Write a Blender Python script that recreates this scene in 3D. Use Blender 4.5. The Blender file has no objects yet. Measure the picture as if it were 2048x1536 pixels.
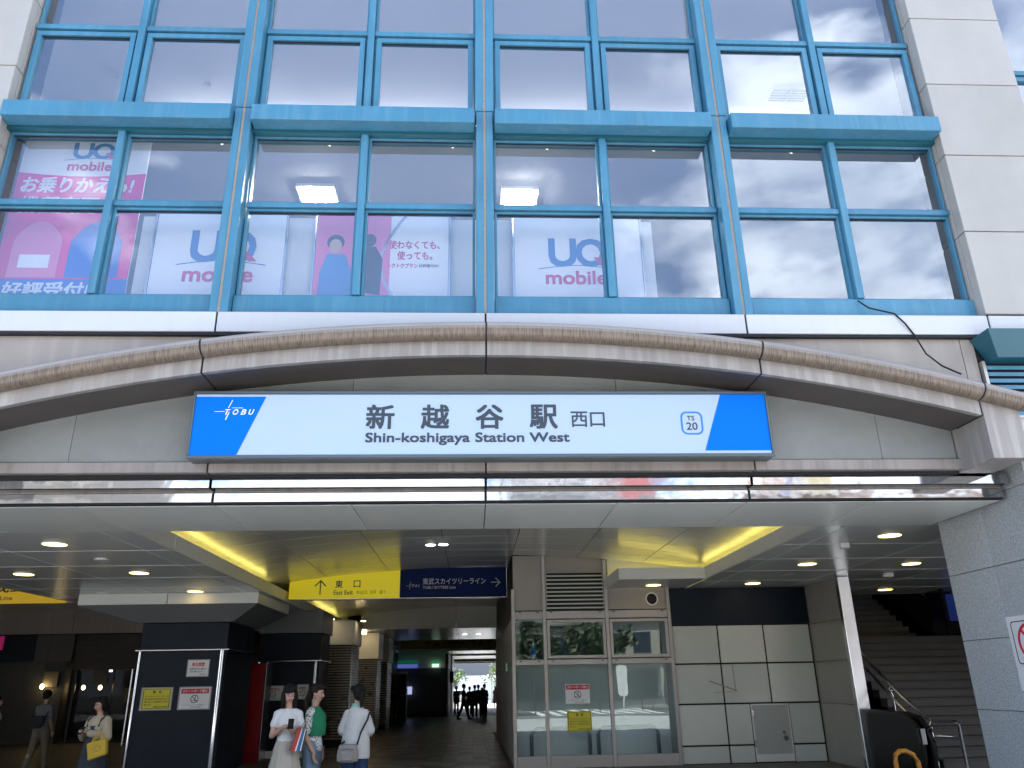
import bpy, bmesh, math, random
from mathutils import Vector, Matrix
random.seed(7)
sc = bpy.context.scene
COL = sc.collection
PI = math.pi
R = math.radians

# ------------------------------------------------------------------ camera
cam_d = bpy.data.cameras.new('camera'); cam = bpy.data.objects.new('camera', cam_d); COL.objects.link(cam)
sc.camera = cam
cam_d.sensor_width = 36; cam_d.sensor_fit = 'HORIZONTAL'
cam_d.lens = 1571.0 * 36 / 2048
cam_d.clip_end = 2000; cam_d.clip_start = 0.05
_y, _p, _r = R(3.074), R(21.005), R(-1.0556)
_f = Vector((math.sin(_y)*math.cos(_p), math.cos(_y)*math.cos(_p), math.sin(_p)))
_rt = Vector((math.cos(_y), -math.sin(_y), 0)); _up = _rt.cross(_f)
_r2 = _rt*math.cos(_r) + _up*math.sin(_r); _u2 = -_rt*math.sin(_r) + _up*math.cos(_r)
cam.matrix_world = Matrix(((_r2.x, _u2.x, -_f.x, -0.162), (_r2.y, _u2.y, -_f.y, 0), (_r2.z, _u2.z, -_f.z, 1.6), (0, 0, 0, 1)))

# ------------------------------------------------------------------ world, sun, exposure
SUN_EL, SUN_AZ = 70, -14          # behind the station, so its front stands in its own shade
world = bpy.data.worlds.new('World'); sc.world = world; world.use_nodes = True
nt = world.node_tree; nt.nodes.clear()
N = nt.nodes.new; LK = nt.links.new
wo = N('ShaderNodeOutputWorld'); bg = N('ShaderNodeBackground'); bg.inputs[1].default_value = 0.11
sky = N('ShaderNodeTexSky'); sky.sky_type = 'NISHITA'; sky.sun_disc = False
sky.sun_elevation = R(SUN_EL); sky.sun_rotation = R(SUN_AZ); sky.air_density = 1.0; sky.dust_density = 1.2
tc = N('ShaderNodeTexCoord'); mp = N('ShaderNodeMapping'); mp.inputs['Scale'].default_value = (1, 1, 1.9)
mp.inputs['Location'].default_value = (1.9, 0.5, 0.2)
n1 = N('ShaderNodeTexNoise'); n1.inputs['Scale'].default_value = 2.6; n1.inputs['Detail'].default_value = 9; n1.inputs['Roughness'].default_value = 0.56
n2 = N('ShaderNodeTexNoise'); n2.inputs['Scale'].default_value = 5.0; n2.inputs['Detail'].default_value = 6
cr = N('ShaderNodeValToRGB'); cr.color_ramp.elements[0].position = 0.525; cr.color_ramp.elements[1].position = 0.615
cc = N('ShaderNodeValToRGB'); cc.color_ramp.elements[0].position = 0.35; cc.color_ramp.elements[1].position = 0.65
cc.color_ramp.elements[0].color = (4.4, 5.0, 6.0, 1); cc.color_ramp.elements[1].color = (7.6, 8.0, 8.6, 1)
mx = N('ShaderNodeMix'); mx.data_type = 'RGBA'
LK(tc.outputs['Generated'], mp.inputs[0]); LK(mp.outputs[0], n1.inputs[0]); LK(mp.outputs[0], n2.inputs[0])
sp = N('ShaderNodeSeparateXYZ'); LK(tc.outputs['Generated'], sp.inputs[0])
hz = N('ShaderNodeMath'); hz.operation = 'MULTIPLY_ADD'; hz.inputs[1].default_value = -.46; hz.inputs[2].default_value = .215; LK(sp.outputs[2], hz.inputs[0])
xa = N('ShaderNodeMath'); xa.operation = 'MULTIPLY_ADD'; xa.inputs[1].default_value = .11; LK(sp.outputs[0], xa.inputs[0]); LK(n1.outputs[0], xa.inputs[2])
ad = N('ShaderNodeMath'); ad.operation = 'ADD'; LK(xa.outputs[0], ad.inputs[0]); LK(hz.outputs[0], ad.inputs[1]); LK(ad.outputs[0], cr.inputs[0]); LK(n2.outputs[0], cc.inputs[0])
LK(cr.outputs[0], mx.inputs[0]); LK(sky.outputs[0], mx.inputs[6]); LK(cc.outputs[0], mx.inputs[7])
LK(mx.outputs[2], bg.inputs[0]); LK(bg.outputs[0], wo.inputs[0])
sd = bpy.data.lights.new('sun', 'SUN'); sd.energy = 5.0; sd.angle = R(0.5); sd.color = (1, 0.97, 0.93)
sun = bpy.data.objects.new('sun', sd); COL.objects.link(sun)
sdir = Vector((math.sin(R(SUN_AZ))*math.cos(R(SUN_EL)), math.cos(R(SUN_AZ))*math.cos(R(SUN_EL)), math.sin(R(SUN_EL))))
sun.rotation_euler = sdir.to_track_quat('Z', 'Y').to_euler(); sun.location = (0, 30, 60)
sc.view_settings.view_transform = 'Standard'; sc.view_settings.look = 'None'
sc.view_settings.exposure = 2.12; sc.view_settings.gamma = 1.0; sc.view_settings.use_curve_mapping = False
sc.render.engine = 'CYCLES'
sc.cycles.use_denoising = True
try: sc.cycles.denoiser = 'OPENIMAGEDENOISE'
except Exception: pass
sc.cycles.max_bounces = 9; sc.cycles.diffuse_bounces = 4; sc.cycles.glossy_bounces = 5; sc.cycles.transparent_max_bounces = 16
sc.cycles.caustics_reflective = False; sc.cycles.caustics_refractive = False; sc.cycles.sample_clamp_indirect = 6

# ------------------------------------------------------------------ materials
MATS = {}
def mat(name, col, rough=0.6, metal=0.0, noise=None, streak=None, bump=None, spec=0.5, speck=None, coat=0.0, vary=.09):
    """noise=(scale, amount) cloudy tone change; streak=(scale, amount, colour) vertical water stains; speck=(scale, amount) grain"""
    if name in MATS: return MATS[name]
    m = bpy.data.materials.new(name); m.use_nodes = True; t = m.node_tree; b = t.nodes['Principled BSDF']
    b.inputs['Base Color'].default_value = (*col, 1); b.inputs['Roughness'].default_value = rough; b.inputs['Metallic'].default_value = metal
    b.inputs['Specular IOR Level'].default_value = spec
    if coat: b.inputs['Coat Weight'].default_value = coat
    geo = t.nodes.new('ShaderNodeNewGeometry'); cur = None
    def mixc(fac, other, c0):
        k = t.nodes.new('ShaderNodeMix'); k.data_type = 'RGBA'
        if c0 is None: k.inputs[6].default_value = (*col, 1)
        else: t.links.new(c0, k.inputs[6])
        k.inputs[7].default_value = (*other, 1); t.links.new(fac, k.inputs[0]); return k.outputs[2]
    def fac(scale, lo, hi, amt, vec=(1, 1, 1), detail=5):
        mpn = t.nodes.new('ShaderNodeMapping'); mpn.inputs['Scale'].default_value = vec; t.links.new(geo.outputs['Position'], mpn.inputs[0])
        nn = t.nodes.new('ShaderNodeTexNoise'); nn.inputs['Scale'].default_value = scale; nn.inputs['Detail'].default_value = detail; nn.inputs['Roughness'].default_value = .6
        t.links.new(mpn.outputs[0], nn.inputs[0])
        rg = t.nodes.new('ShaderNodeMapRange'); rg.inputs[1].default_value = lo; rg.inputs[2].default_value = hi; rg.inputs[4].default_value = amt
        t.links.new(nn.outputs[0], rg.inputs[0]); return rg.outputs[0], nn.outputs[0]
    if noise:
        f_, raw = fac(noise[0], .3, .75, noise[1]); cur = mixc(f_, tuple(c*.55 for c in col), cur)
        rr = t.nodes.new('ShaderNodeMapRange'); rr.inputs[3].default_value = max(0.02, rough*.75); rr.inputs[4].default_value = min(1, rough*1.3)
        t.links.new(raw, rr.inputs[0]); t.links.new(rr.outputs[0], b.inputs['Roughness'])
    if speck:
        f_, raw = fac(speck[0], .48, .62, speck[1], detail=3); cur = mixc(f_, tuple(c*.35 for c in col), cur)
        f_, raw = fac(speck[0]*1.4, .52, .66, speck[1]*.8, detail=2); cur = mixc(f_, tuple(min(1, c*1.7) for c in col), cur)
    if streak:
        f_, raw = fac(streak[0], .47, .72, streak[1], (1, 1, .06), 7); cur = mixc(f_, streak[2], cur)
    if cur is not None and vary:
        oi = t.nodes.new('ShaderNodeObjectInfo'); rv = t.nodes.new('ShaderNodeMapRange'); rv.inputs[3].default_value = 1-vary; rv.inputs[4].default_value = 1+vary*.4; t.links.new(oi.outputs['Random'], rv.inputs[0])
        hs = t.nodes.new('ShaderNodeHueSaturation'); t.links.new(rv.outputs[0], hs.inputs['Value']); t.links.new(cur, hs.inputs['Color']); cur = hs.outputs[0]
    if cur is not None: t.links.new(cur, b.inputs['Base Color'])
    if bump:
        nn = t.nodes.new('ShaderNodeTexNoise'); nn.inputs['Scale'].default_value = bump[0]; nn.inputs['Detail'].default_value = 3
        bb = t.nodes.new('ShaderNodeBump'); bb.inputs['Strength'].default_value = bump[1]; bb.inputs['Distance'].default_value = bump[2] if len(bump) > 2 else .02
        t.links.new(geo.outputs['Position'], nn.inputs[0]); t.links.new(nn.outputs[0], bb.inputs['Height']); t.links.new(bb.outputs[0], b.inputs['Normal'])
    MATS[name] = m; return m
def emit(name, col, s):
    if name in MATS: return MATS[name]
    m = bpy.data.materials.new(name); m.use_nodes = True; b = m.node_tree.nodes['Principled BSDF']
    b.inputs['Base Color'].default_value = (*[min(c, .8) for c in col], 1); b.inputs['Emission Color'].default_value = (*col, 1); b.inputs['Emission Strength'].default_value = s
    MATS[name] = m; return m
def glass(name, tint, refl, rcol=(1, 1, 1), bump=0.0, rough=0.0):
    if name in MATS: return MATS[name]
    m = bpy.data.materials.new(name); m.use_nodes = True; t = m.node_tree; t.nodes.clear()
    o = t.nodes.new('ShaderNodeOutputMaterial'); mxs = t.nodes.new('ShaderNodeMixShader'); tr = t.nodes.new('ShaderNodeBsdfTransparent')
    gl = t.nodes.new('ShaderNodeBsdfGlossy'); tr.inputs[0].default_value = (*[c**.5 for c in tint], 1); gl.inputs[0].default_value = (*rcol, 1); gl.inputs['Roughness'].default_value = rough
    fr = t.nodes.new('ShaderNodeFresnel'); fr.inputs[0].default_value = 1.5
    rg = t.nodes.new('ShaderNodeMapRange'); rg.inputs[3].default_value = refl; rg.inputs[4].default_value = 1.0
    t.links.new(fr.outputs[0], rg.inputs[0]); gb = t.nodes.new('ShaderNodeNewGeometry'); iv = t.nodes.new('ShaderNodeMath'); iv.operation = 'SUBTRACT'; iv.inputs[0].default_value = 1
    ml = t.nodes.new('ShaderNodeMath'); ml.operation = 'MULTIPLY'; t.links.new(gb.outputs['Backfacing'], iv.inputs[1]); t.links.new(iv.outputs[0], ml.inputs[0]); t.links.new(rg.outputs[0], ml.inputs[1])
    t.links.new(ml.outputs[0], mxs.inputs[0]); t.links.new(tr.outputs[0], mxs.inputs[1]); t.links.new(gl.outputs[0], mxs.inputs[2])
    t.links.new(mxs.outputs[0], o.inputs[0])
    if bump:
        geo = t.nodes.new('ShaderNodeNewGeometry'); nn = t.nodes.new('ShaderNodeTexNoise'); nn.inputs['Scale'].default_value = 1.1; nn.inputs['Detail'].default_value = 1
        bb = t.nodes.new('ShaderNodeBump'); bb.inputs['Strength'].default_value = bump; bb.inputs['Distance'].default_value = .02
        t.links.new(geo.outputs['Position'], nn.inputs[0]); t.links.new(nn.outputs[0], bb.inputs['Height']); t.links.new(bb.outputs[0], gl.inputs['Normal'])
    MATS[name] = m; return m

BLUE = mat('blue_paint', (.052, .215, .345), .42, noise=(1.7, .45), streak=(12, .32, (.15, .31, .40)), bump=(14, .06))
BLUE_D = mat('teal_paint', (.015, .11, .155), .4, noise=(2, .3))
SEAL = mat('grey_sealant', (.30, .27, .24), .8, noise=(20, .5))
DARK = mat('black_joint', (.012, .013, .018), .8)
PIER = mat('pier_cladding', (.41, .40, .38), .55, noise=(1.1, .25), streak=(3.2, .35, (.36, .335, .31)), bump=(45, .08))
BEIGE = mat('beige_metal', (.33, .295, .265), .42, noise=(1.1, .25), streak=(5, .25, (.55, .50, .46)))
BEIGE_S = mat('stained_beige', (.30, .275, .255), .45, noise=(1.4, .45), streak=(9, .6, (.47, .455, .44)), bump=(30, .1))
BEIGE_L = mat('ledge_metal', (.31, .275, .25), .45, noise=(2.2, .45), streak=(11, .75, (.17, .15, .135)))
BAND = mat('white_band', (.52, .54, .57), .3, streak=(11, .38, (.50, .48, .47)), noise=(1.2, .08))
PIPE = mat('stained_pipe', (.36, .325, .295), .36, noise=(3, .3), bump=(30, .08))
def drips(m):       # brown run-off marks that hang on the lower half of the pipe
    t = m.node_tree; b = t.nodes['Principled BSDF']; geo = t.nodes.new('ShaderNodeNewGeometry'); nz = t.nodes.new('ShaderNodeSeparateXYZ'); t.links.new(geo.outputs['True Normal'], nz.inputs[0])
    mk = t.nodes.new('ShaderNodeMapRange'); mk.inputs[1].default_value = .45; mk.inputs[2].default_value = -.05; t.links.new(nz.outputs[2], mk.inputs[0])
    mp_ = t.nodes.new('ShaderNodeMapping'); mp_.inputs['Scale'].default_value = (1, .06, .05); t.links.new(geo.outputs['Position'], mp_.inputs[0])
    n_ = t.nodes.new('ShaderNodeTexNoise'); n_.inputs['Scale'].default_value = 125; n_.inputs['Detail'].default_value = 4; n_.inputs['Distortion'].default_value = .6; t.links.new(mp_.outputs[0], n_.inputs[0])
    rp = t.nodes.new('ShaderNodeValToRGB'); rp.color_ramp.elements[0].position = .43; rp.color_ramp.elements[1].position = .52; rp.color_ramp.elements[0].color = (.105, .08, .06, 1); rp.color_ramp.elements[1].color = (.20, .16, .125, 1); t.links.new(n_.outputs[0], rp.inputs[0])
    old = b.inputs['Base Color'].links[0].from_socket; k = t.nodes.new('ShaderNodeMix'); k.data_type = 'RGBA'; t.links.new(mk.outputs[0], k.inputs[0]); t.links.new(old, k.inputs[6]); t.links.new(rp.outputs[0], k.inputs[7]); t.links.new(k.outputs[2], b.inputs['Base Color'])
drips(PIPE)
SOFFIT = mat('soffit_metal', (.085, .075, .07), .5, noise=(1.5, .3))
TYMP = mat('tympanum_board', (.235, .245, .235), .7, noise=(1.4, .4), bump=(40, .15))
MIRR = mat('polished_steel', (.52, .53, .54), .07, 1.0, noise=(5, .35), bump=(1.7, .22, .03))
STEEL = mat('brushed_steel', (.62, .62, .62), .22, 1.0, noise=(6, .15))
CHROME = mat('chrome', (.75, .75, .76), .10, 1.0)
CEIL = mat('ceiling_metal', (.78, .81, .78), .24, noise=(.8, .12), spec=.8)
CEIL2 = mat('ceiling_border_metal', (.83, .85, .79), .3, noise=(.8, .10), spec=.6)
VAULT = mat('vault_metal', (.80, .81, .76), .2, .2, noise=(.9, .12), spec=.8, bump=(1.6, .06, .03))
FASC = mat('fascia_metal', (.82, .82, .76), .35, noise=(1, .12))
FRAME = mat('bronze_frame', (.47, .44, .41), .38, .5, noise=(2, .15))
FRAME_W = mat('grey_beige_panel', (.40, .36, .32), .5, noise=(1, .15))
NAVY = mat('navy_panel', (.006, .013, .024), .45, noise=(3, .5), spec=.25, bump=(25, .06))
PCREAM = mat('cream_glass_panel', (.72, .76, .70), .22, vary=.14, noise=(1.1, .22), spec=.6, coat=.3)
STONE = mat('dark_polished_stone', (.36, .35, .325), .14, noise=(1.5, .25), speck=(90, .4))
GRAN = mat('light_granite', (.50, .525, .535), .5, speck=(48, .55), noise=(.7, .15))
GRAN2 = mat('light_granite_warm', (.50, .51, .51), .5, speck=(48, .55), noise=(.7, .15))
BLACKM = mat('black_metal', (.009, .010, .012), .3, spec=.3)
WHITE = mat('white_paint', (.78, .78, .77), .5)
SIGNW = emit('lit_sign_white', (.37, .47, .60), .045)
SIGNB = emit('lit_sign_blue', (.0, .135, .60), .06)
for _m in (SIGNW, SIGNB): _m.node_tree.nodes['Principled BSDF'].inputs['Specular IOR Level'].default_value = .12; _m.node_tree.nodes['Principled BSDF'].inputs['Roughness'].default_value = .7
INK = mat('sign_ink', (.035, .05, .07), .5)
WINK = mat('white_ink', (.85, .86, .88), .5)
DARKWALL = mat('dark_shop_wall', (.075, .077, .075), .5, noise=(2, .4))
WOODD = mat('dark_wood', (.045, .028, .02), .5, noise=(3, .5), bump=(20, .2))
CONC = mat('concrete', (.26, .26, .25), .85, noise=(1.5, .3), bump=(30, .3))
INTW = mat('interior_white', (.74, .74, .73), .7, noise=(.5, .1))
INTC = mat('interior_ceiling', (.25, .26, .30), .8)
STEP = mat('step_stone', (.13, .12, .11), .6, speck=(70, .3), noise=(2, .3))
FLOORM = [mat('floor_tile_a', (.27, .24, .215), .35, noise=(5, .3)), mat('floor_tile_b', (.15, .135, .125), .35, noise=(5, .3)), mat('floor_tile_c', (.36, .33, .30), .35, noise=(5, .3))]
GLASS_UP = glass('tinted_glass', (.82, .84, .88), .21, (.84, .91, 1.0), bump=.05)
GLASS_K = glass('room_glass', (.76, .83, .81), .09, (.85, .97, .95), bump=.08)

# ------------------------------------------------------------------ builders
def origin_of(p):
    v = Vector((0, 0, 0))
    while p is not None: v += p.location; p = p.parent
    return v
def props(o, label=None, cat=None, group=None, kind=None):
    if label: o['label'] = label
    if cat: o['category'] = cat
    if group: o['group'] = group
    if kind: o['kind'] = kind
    return o
def thing(name, loc, label, cat, group=None, rz=0):
    o = bpy.data.objects.new(name, None); COL.objects.link(o); o.location = loc; o.rotation_euler = (0, 0, rz); o.empty_display_size = .2
    return props(o, label, cat, group)
class MB:
    def __init__(s): s.v = []; s.f = []; s.mi = []; s.m = 0
    def add(s, vs, fs):
        b = len(s.v); s.v += [tuple(v) for v in vs]; s.f += [tuple(i+b for i in f) for f in fs]; s.mi += [s.m]*len(fs); return s
    def box(s, x0, x1, y0, y1, z0, z1):
        if x1 < x0: x0, x1 = x1, x0
        if y1 < y0: y0, y1 = y1, y0
        if z1 < z0: z0, z1 = z1, z0
        return s.add([(x0,y0,z0),(x1,y0,z0),(x1,y1,z0),(x0,y1,z0),(x0,y0,z1),(x1,y0,z1),(x1,y1,z1),(x0,y1,z1)],
              [(0,3,2,1),(4,5,6,7),(0,1,5,4),(1,2,6,5),(2,3,7,6),(3,0,4,7)])
    def prism(s, pts, y0, y1):           # pts in (x,z), counter-clockwise seen from -Y
        n = len(pts); vs = [(x, y0, z) for x, z in pts] + [(x, y1, z) for x, z in pts]
        return s.add(vs, [tuple(range(n)), tuple(range(2*n-1, n-1, -1))] + [(i, i+n, (i+1) % n+n, (i+1) % n) for i in range(n)])
    def strip(s, lo, hi, y0, y1):        # lo/hi: lists of (x,z) -> solid between two curves
        n = len(lo)
        vs = [(x, y0, z) for x, z in lo] + [(x, y0, z) for x, z in hi] + [(x, y1, z) for x, z in lo] + [(x, y1, z) for x, z in hi]
        fs = []
        for i in range(n-1):
            fs += [(i, i+1, n+i+1, n+i), (2*n+i+1, 2*n+i, 3*n+i, 3*n+i+1), (i+1, i, 2*n+i, 2*n+i+1), (n+i, n+i+1, 3*n+i+1, 3*n+i)]
        fs += [(0, n, 3*n, 2*n), (n-1, 3*n-1, 4*n-1, 2*n-1)]
        return s.add(vs, fs)
    def tube(s, path, r, seg=12, caps=True):
        path = [Vector(p) for p in path]; n = len(path); rs = r if isinstance(r, (list, tuple)) else [r]*n; vs = []
        for i, p in enumerate(path):
            d = (path[min(i+1, n-1)] - path[max(i-1, 0)]).normalized()
            a = d.cross(Vector((0, 0, 1)) if abs(d.z) < .95 else Vector((0, 1, 0))).normalized(); b = d.cross(a)
            for k in range(seg):
                t = 2*PI*k/seg; vs.append(p + (a*math.cos(t)+b*math.sin(t))*rs[i])
        fs = [(i*seg+k, i*seg+(k+1) % seg, (i+1)*seg+(k+1) % seg, (i+1)*seg+k) for i in range(n-1) for k in range(seg)]
        if caps: fs += [tuple(range(seg-1, -1, -1)), tuple((n-1)*seg+k for k in range(seg))]
        return s.add(vs, fs)
    def disc(s, c, r, h, seg=24, ax='z', ry=None):   # short cylinder
        ry = ry or r
        if ax == 'z': f = lambda a, t: (c[0]+r*math.cos(t), c[1]+ry*math.sin(t), c[2]+a)
        elif ax == 'y': f = lambda a, t: (c[0]+r*math.cos(t), c[1]+a, c[2]+ry*math.sin(t))
        else: f = lambda a, t: (c[0]+a, c[1]+r*math.cos(t), c[2]+ry*math.sin(t))
        vs = [f(0, 2*PI*k/seg) for k in range(seg)] + [f(h, 2*PI*k/seg) for k in range(seg)]
        return s.add(vs, [tuple(range(seg)), tuple(range(2*seg-1, seg-1, -1))] + [(k, k+seg, (k+1) % seg+seg, (k+1) % seg) for k in range(seg)])
    def ell(s, c, rx, ry, rz, seg=14, rings=9):
        vs = [(c[0], c[1], c[2]-rz)]; fs = []
        for i in range(1, rings):
            a = -PI/2+PI*i/rings
            for k in range(seg): t = 2*PI*k/seg; vs.append((c[0]+rx*math.cos(a)*math.cos(t), c[1]+ry*math.cos(a)*math.sin(t), c[2]+rz*math.sin(a)))
        vs.append((c[0], c[1], c[2]+rz)); L = len(vs)-1
        for k in range(seg): fs.append((0, 1+(k+1) % seg, 1+k)); fs.append((L, L-seg+k, L-seg+(k+1) % seg))
        for i in range(rings-2):
            for k in range(seg): fs.append((1+i*seg+k, 1+i*seg+(k+1) % seg, 1+(i+1)*seg+(k+1) % seg, 1+(i+1)*seg+k))
        return s.add(vs, fs)
    def loft(s, rings, seg=24, mod=None, caps=True):      # rings: (cx,cy,cz,rx,ry)
        vs = []
        for j, (cx, cy, cz, rx, ry) in enumerate(rings):
            for k in range(seg):
                t = 2*PI*k/seg; q = 1+(mod(t, j/(len(rings)-1)) if mod else 0)
                vs.append((cx+rx*q*math.cos(t), cy+ry*q*math.sin(t), cz))
        n = len(rings); fs = [(i*seg+k, i*seg+(k+1) % seg, (i+1)*seg+(k+1) % seg, (i+1)*seg+k) for i in range(n-1) for k in range(seg)]
        if caps: fs += [tuple(range(seg-1, -1, -1)), tuple((n-1)*seg+k for k in range(seg))]
        return s.add(vs, fs)
    def mesh(s, name, mats, org=Vector((0, 0, 0)), bevel=0, smooth=False):
        me = bpy.data.meshes.new(name); me.from_pydata([(x-org.x, y-org.y, z-org.z) for x, y, z in s.v], [], s.f)
        for m in (mats if isinstance(mats, (list, tuple)) else [mats]): me.materials.append(m)
        if max(s.mi, default=0): me.polygons.foreach_set('material_index', s.mi)
        bm = bmesh.new(); bm.from_mesh(me); bmesh.ops.recalc_face_normals(bm, faces=bm.faces)
        if bevel:
            es = [e for e in bm.edges if len(e.link_faces) == 2 and e.calc_face_angle(0) > .6]
            bmesh.ops.bevel(bm, geom=es, offset=bevel, segments=1, affect='EDGES', clamp_overlap=True)
        bm.to_mesh(me); bm.free()
        if smooth:
            me.polygons.foreach_set('use_smooth', [True]*len(me.polygons))
            try: me.set_sharp_from_angle(angle=R(38))
            except Exception: pass
        me.update(); return me
    def build(s, name, mats, parent=None, bevel=0, smooth=False, org=None, label=None, cat=None, group=None, kind=None):
        if org is None: org = origin_of(parent)
        me = s.mesh(name, mats, org if parent is not None else Vector(org), bevel, smooth)
        o = bpy.data.objects.new(name, me); COL.objects.link(o)
        if parent is not None: o.parent = parent
        else: o.location = org
        return props(o, label, cat, group, kind)
def put(me, name, parent, loc, rot=(0, 0, 0), label=None):
    o = bpy.data.objects.new(name, me); COL.objects.link(o); o.parent = parent
    o.location = Vector(loc)-origin_of(parent); o.rotation_euler = rot
    if label: o['label'] = label
    return o
def B(name, m, parent, x0, x1, y0, y1, z0, z1, bevel=0, **k): return MB().box(x0, x1, y0, y1, z0, z1).build(name, m, parent, bevel, **k)
def copy_tree(o, parent=None, loc=None, rz=None, label=None):
    c = o.copy(); COL.objects.link(c)
    if parent is not None: c.parent = parent
    for ch in o.children: copy_tree(ch, c)
    if loc is not None: c.location = loc
    if rz is not None: c.rotation_euler = (0, 0, rz)
    if label: c['label'] = label
    return c
_tc = {}
def text_geo(body, bold=0.0, shear=0.0):
    k = (body, bold, shear)
    if k in _tc: return _tc[k]
    c = bpy.data.curves.new('t', 'FONT'); c.body = body; c.offset = bold; c.shear = shear; c.resolution_u = 3; c.extrude = .02
    o = bpy.data.objects.new('t', c); COL.objects.link(o); dg = bpy.context.evaluated_depsgraph_get(); dg.update()
    me = bpy.data.meshes.new_from_object(o.evaluated_get(dg)); vs = [v.co.copy() for v in me.vertices]; fs = [tuple(p.vertices) for p in me.polygons]
    bpy.data.objects.remove(o); bpy.data.curves.remove(c); bpy.data.meshes.remove(me)
    _tc[k] = (vs, fs); return _tc[k]
def T(mb, body, a0, a1, z0, z1, y, bold=0.0, shear=0.0, face='front', depth=.003, keep=False):
    """fit flat lettering into a0..a1 (X, or Y for face='left') and z0..z1 standing on plane y"""
    vs, fs = text_geo(body, 0.0, shear)
    if not vs: return mb
    xs = [v.x for v in vs]; ys = [v.y for v in vs]; zs = [v.z for v in vs]
    X0, X1, Y0, Y1, Z0, Z1 = min(xs), max(xs), min(ys), max(ys), min(zs), max(zs)
    sx = (a1-a0)/(X1-X0); sy = (z1-z0)/(Y1-Y0)
    if keep: sx = math.copysign(min(abs(sx), sy), sx)
    w = bold*abs(sy)*.75
    for q, (ox, oz) in enumerate([(0, 0)] if not bold else [(-w, -w), (w, -w), (-w, w), (w, w), (0, 0)]):
        out = []
        for v in vs:
            a = a0+(v.x-X0)*sx+ox; z = z0+(v.y-Y0)*sy+oz; d = (v.z-Z0)/(Z1-Z0)*depth+q*.0003
            out.append((a, y-d, z) if face == 'front' else (y-d, a, z) if face == 'left' else (a, y+d, z))
        mb.add(out, fs)
    return mb
def TX(body, a0, a1, z0, z1, y, m, parent, name='lettering', **k):
    return T(MB(), body, a0, a1, z0, z1, y, **k).build(name, m, parent)

# ------------------------------------------------------------------ ground
B('ground', mat('asphalt_plaza', (.16, .16, .16), .85, noise=(.8, .3), bump=(60, .4)), None, -400, 400, -400, 600, -.30, -.004, kind='structure')
floor = bpy.data.objects.new('floor', None); COL.objects.link(floor); props(floor, 'dark tiled concourse floor running under the station', kind='structure')
B('floor_base', mat('floor_joint', (.12, .105, .09), .5, noise=(3, .3)), floor, -26, 26, 7.5, 74, -.004+.001, .0)
tm = [MB().box(-.2, .2, -.2, .2, 0, .008).mesh('floor_tile', m, bevel=.003) for m in FLOORM]
for i in range(13):
    for j in range(22):
        x = -4.4+.405*i; y = 19.8+.405*j
        if y > 28.5: continue
        k = 0 if ((i//2+j//2) % 2) else 1
        if random.random() < .18: k = 2
        put(tm[k], 'floor_tile', floor, (x, y, .0005))
far = MB()
for i in range(16):
    for j in range(60):
        far.m = (i//2+j//2) % 2 if random.random() > .15 else 2
        x = -4.4+.405*i; y = 28.71+.405*j
        if x > .75 and y < 34: continue
        far.box(x-.2, x+.2, y-.2, y+.2, .0005, .0085)
far.build('floor_tiling', FLOORM, floor, kind='stuff')
B('pavement', mat('paving', (.41, .41, .405), .8, noise=(1.2, .25), bump=(40, .3)), None, -60, 60, -9, 7.5, -.002, .002, kind='structure')
B('road', mat('road_asphalt', (.05, .05, .052), .85, noise=(.6, .3), bump=(70, .4)), None, -200, 200, -24, -9.3, -.003, .004, kind='structure')
mk = MB()
for x in range(-60, 60, 8): mk.box(x, x+5, -16.8, -16.6, .004, .008)
mk.box(-60, 60, -10.1, -9.95, .004, .008); mk.box(-60, 60, -23.3, -23.15, .004, .008)
for k in range(9): mk.box(4+k*.9, 4.45+k*.9, -22.5, -11, .004, .0085)
mk.build('road_marking', mat('road_paint', (.75, .75, .72), .7, noise=(6, .3)), None, kind='structure')
B('kerb', CONC, None, -60, 60, -9.3, -9.0, -.003, .12, bevel=.01, kind='structure')
B('far_pavement', mat('paving_far', (.34, .33, .31), .8, noise=(1.2, .25)), None, -60, 60, 74, 140, -.004, .003, kind='structure')

# ------------------------------------------------------------------ station building
st = thing('station_building', (0, 9.3, 0), 'station building with blue framed windows over a curved beige entrance arch', 'building')
BX = [-6.5, -3.32, 0, 3.32, 6.5]
# hidden carcass: slabs, side walls, roof
B('floor_slab', CONC, st, -26, 26, 9.75, 73, 4.85, 5.85)
B('floor_slab', CONC, st, -26, 26, 9.6, 22, 8.86+.32, 9.42)
B('roof', CONC, st, -26.2, 26.2, 8.95, 73, 12.9, 13.3)
B('wall', CONC, st, -26, -25.7, 9.8, 73, 0, 12.9)
B('wall', CONC, st, 25.7, 26, 9.8, 73, 0, 12.9)
B('wall', INTW, st, -25.7, 25.7, 22, 22.2, 5.85, 12.9)
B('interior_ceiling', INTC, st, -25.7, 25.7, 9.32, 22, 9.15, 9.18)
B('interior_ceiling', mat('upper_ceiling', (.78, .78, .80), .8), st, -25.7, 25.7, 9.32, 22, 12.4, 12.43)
for k, x in enumerate((-4.9, -1.66, 1.66, 4.97)):  # unseen lamps added to make the pale glow low in the top-floor panes
    t = thing('added_fill_lamp', (x, 13.6, 12.4), 'added unseen pendant lamp washing the top floor ceiling behind the %s bay of the upper row' % ('far left', 'second', 'third', 'far right')[k], 'lamp', 'added unseen pendant lamps of the top floor')
    B('tube', emit('added_fill_tube', (.95, .97, 1), 14), t, x-1.4, x+1.4, 13.55, 13.65, 12.02, 12.06); B('housing', WHITE, t, x-1.4, x+1.4, 13.5, 13.7, 11.98, 12.015)
    for dx in (-1.2, 1.2): MB().tube([(x+dx, 13.6, 12.06), (x+dx, 13.6, 12.4)], .01, 6).build('rod', STEEL, t)
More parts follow.
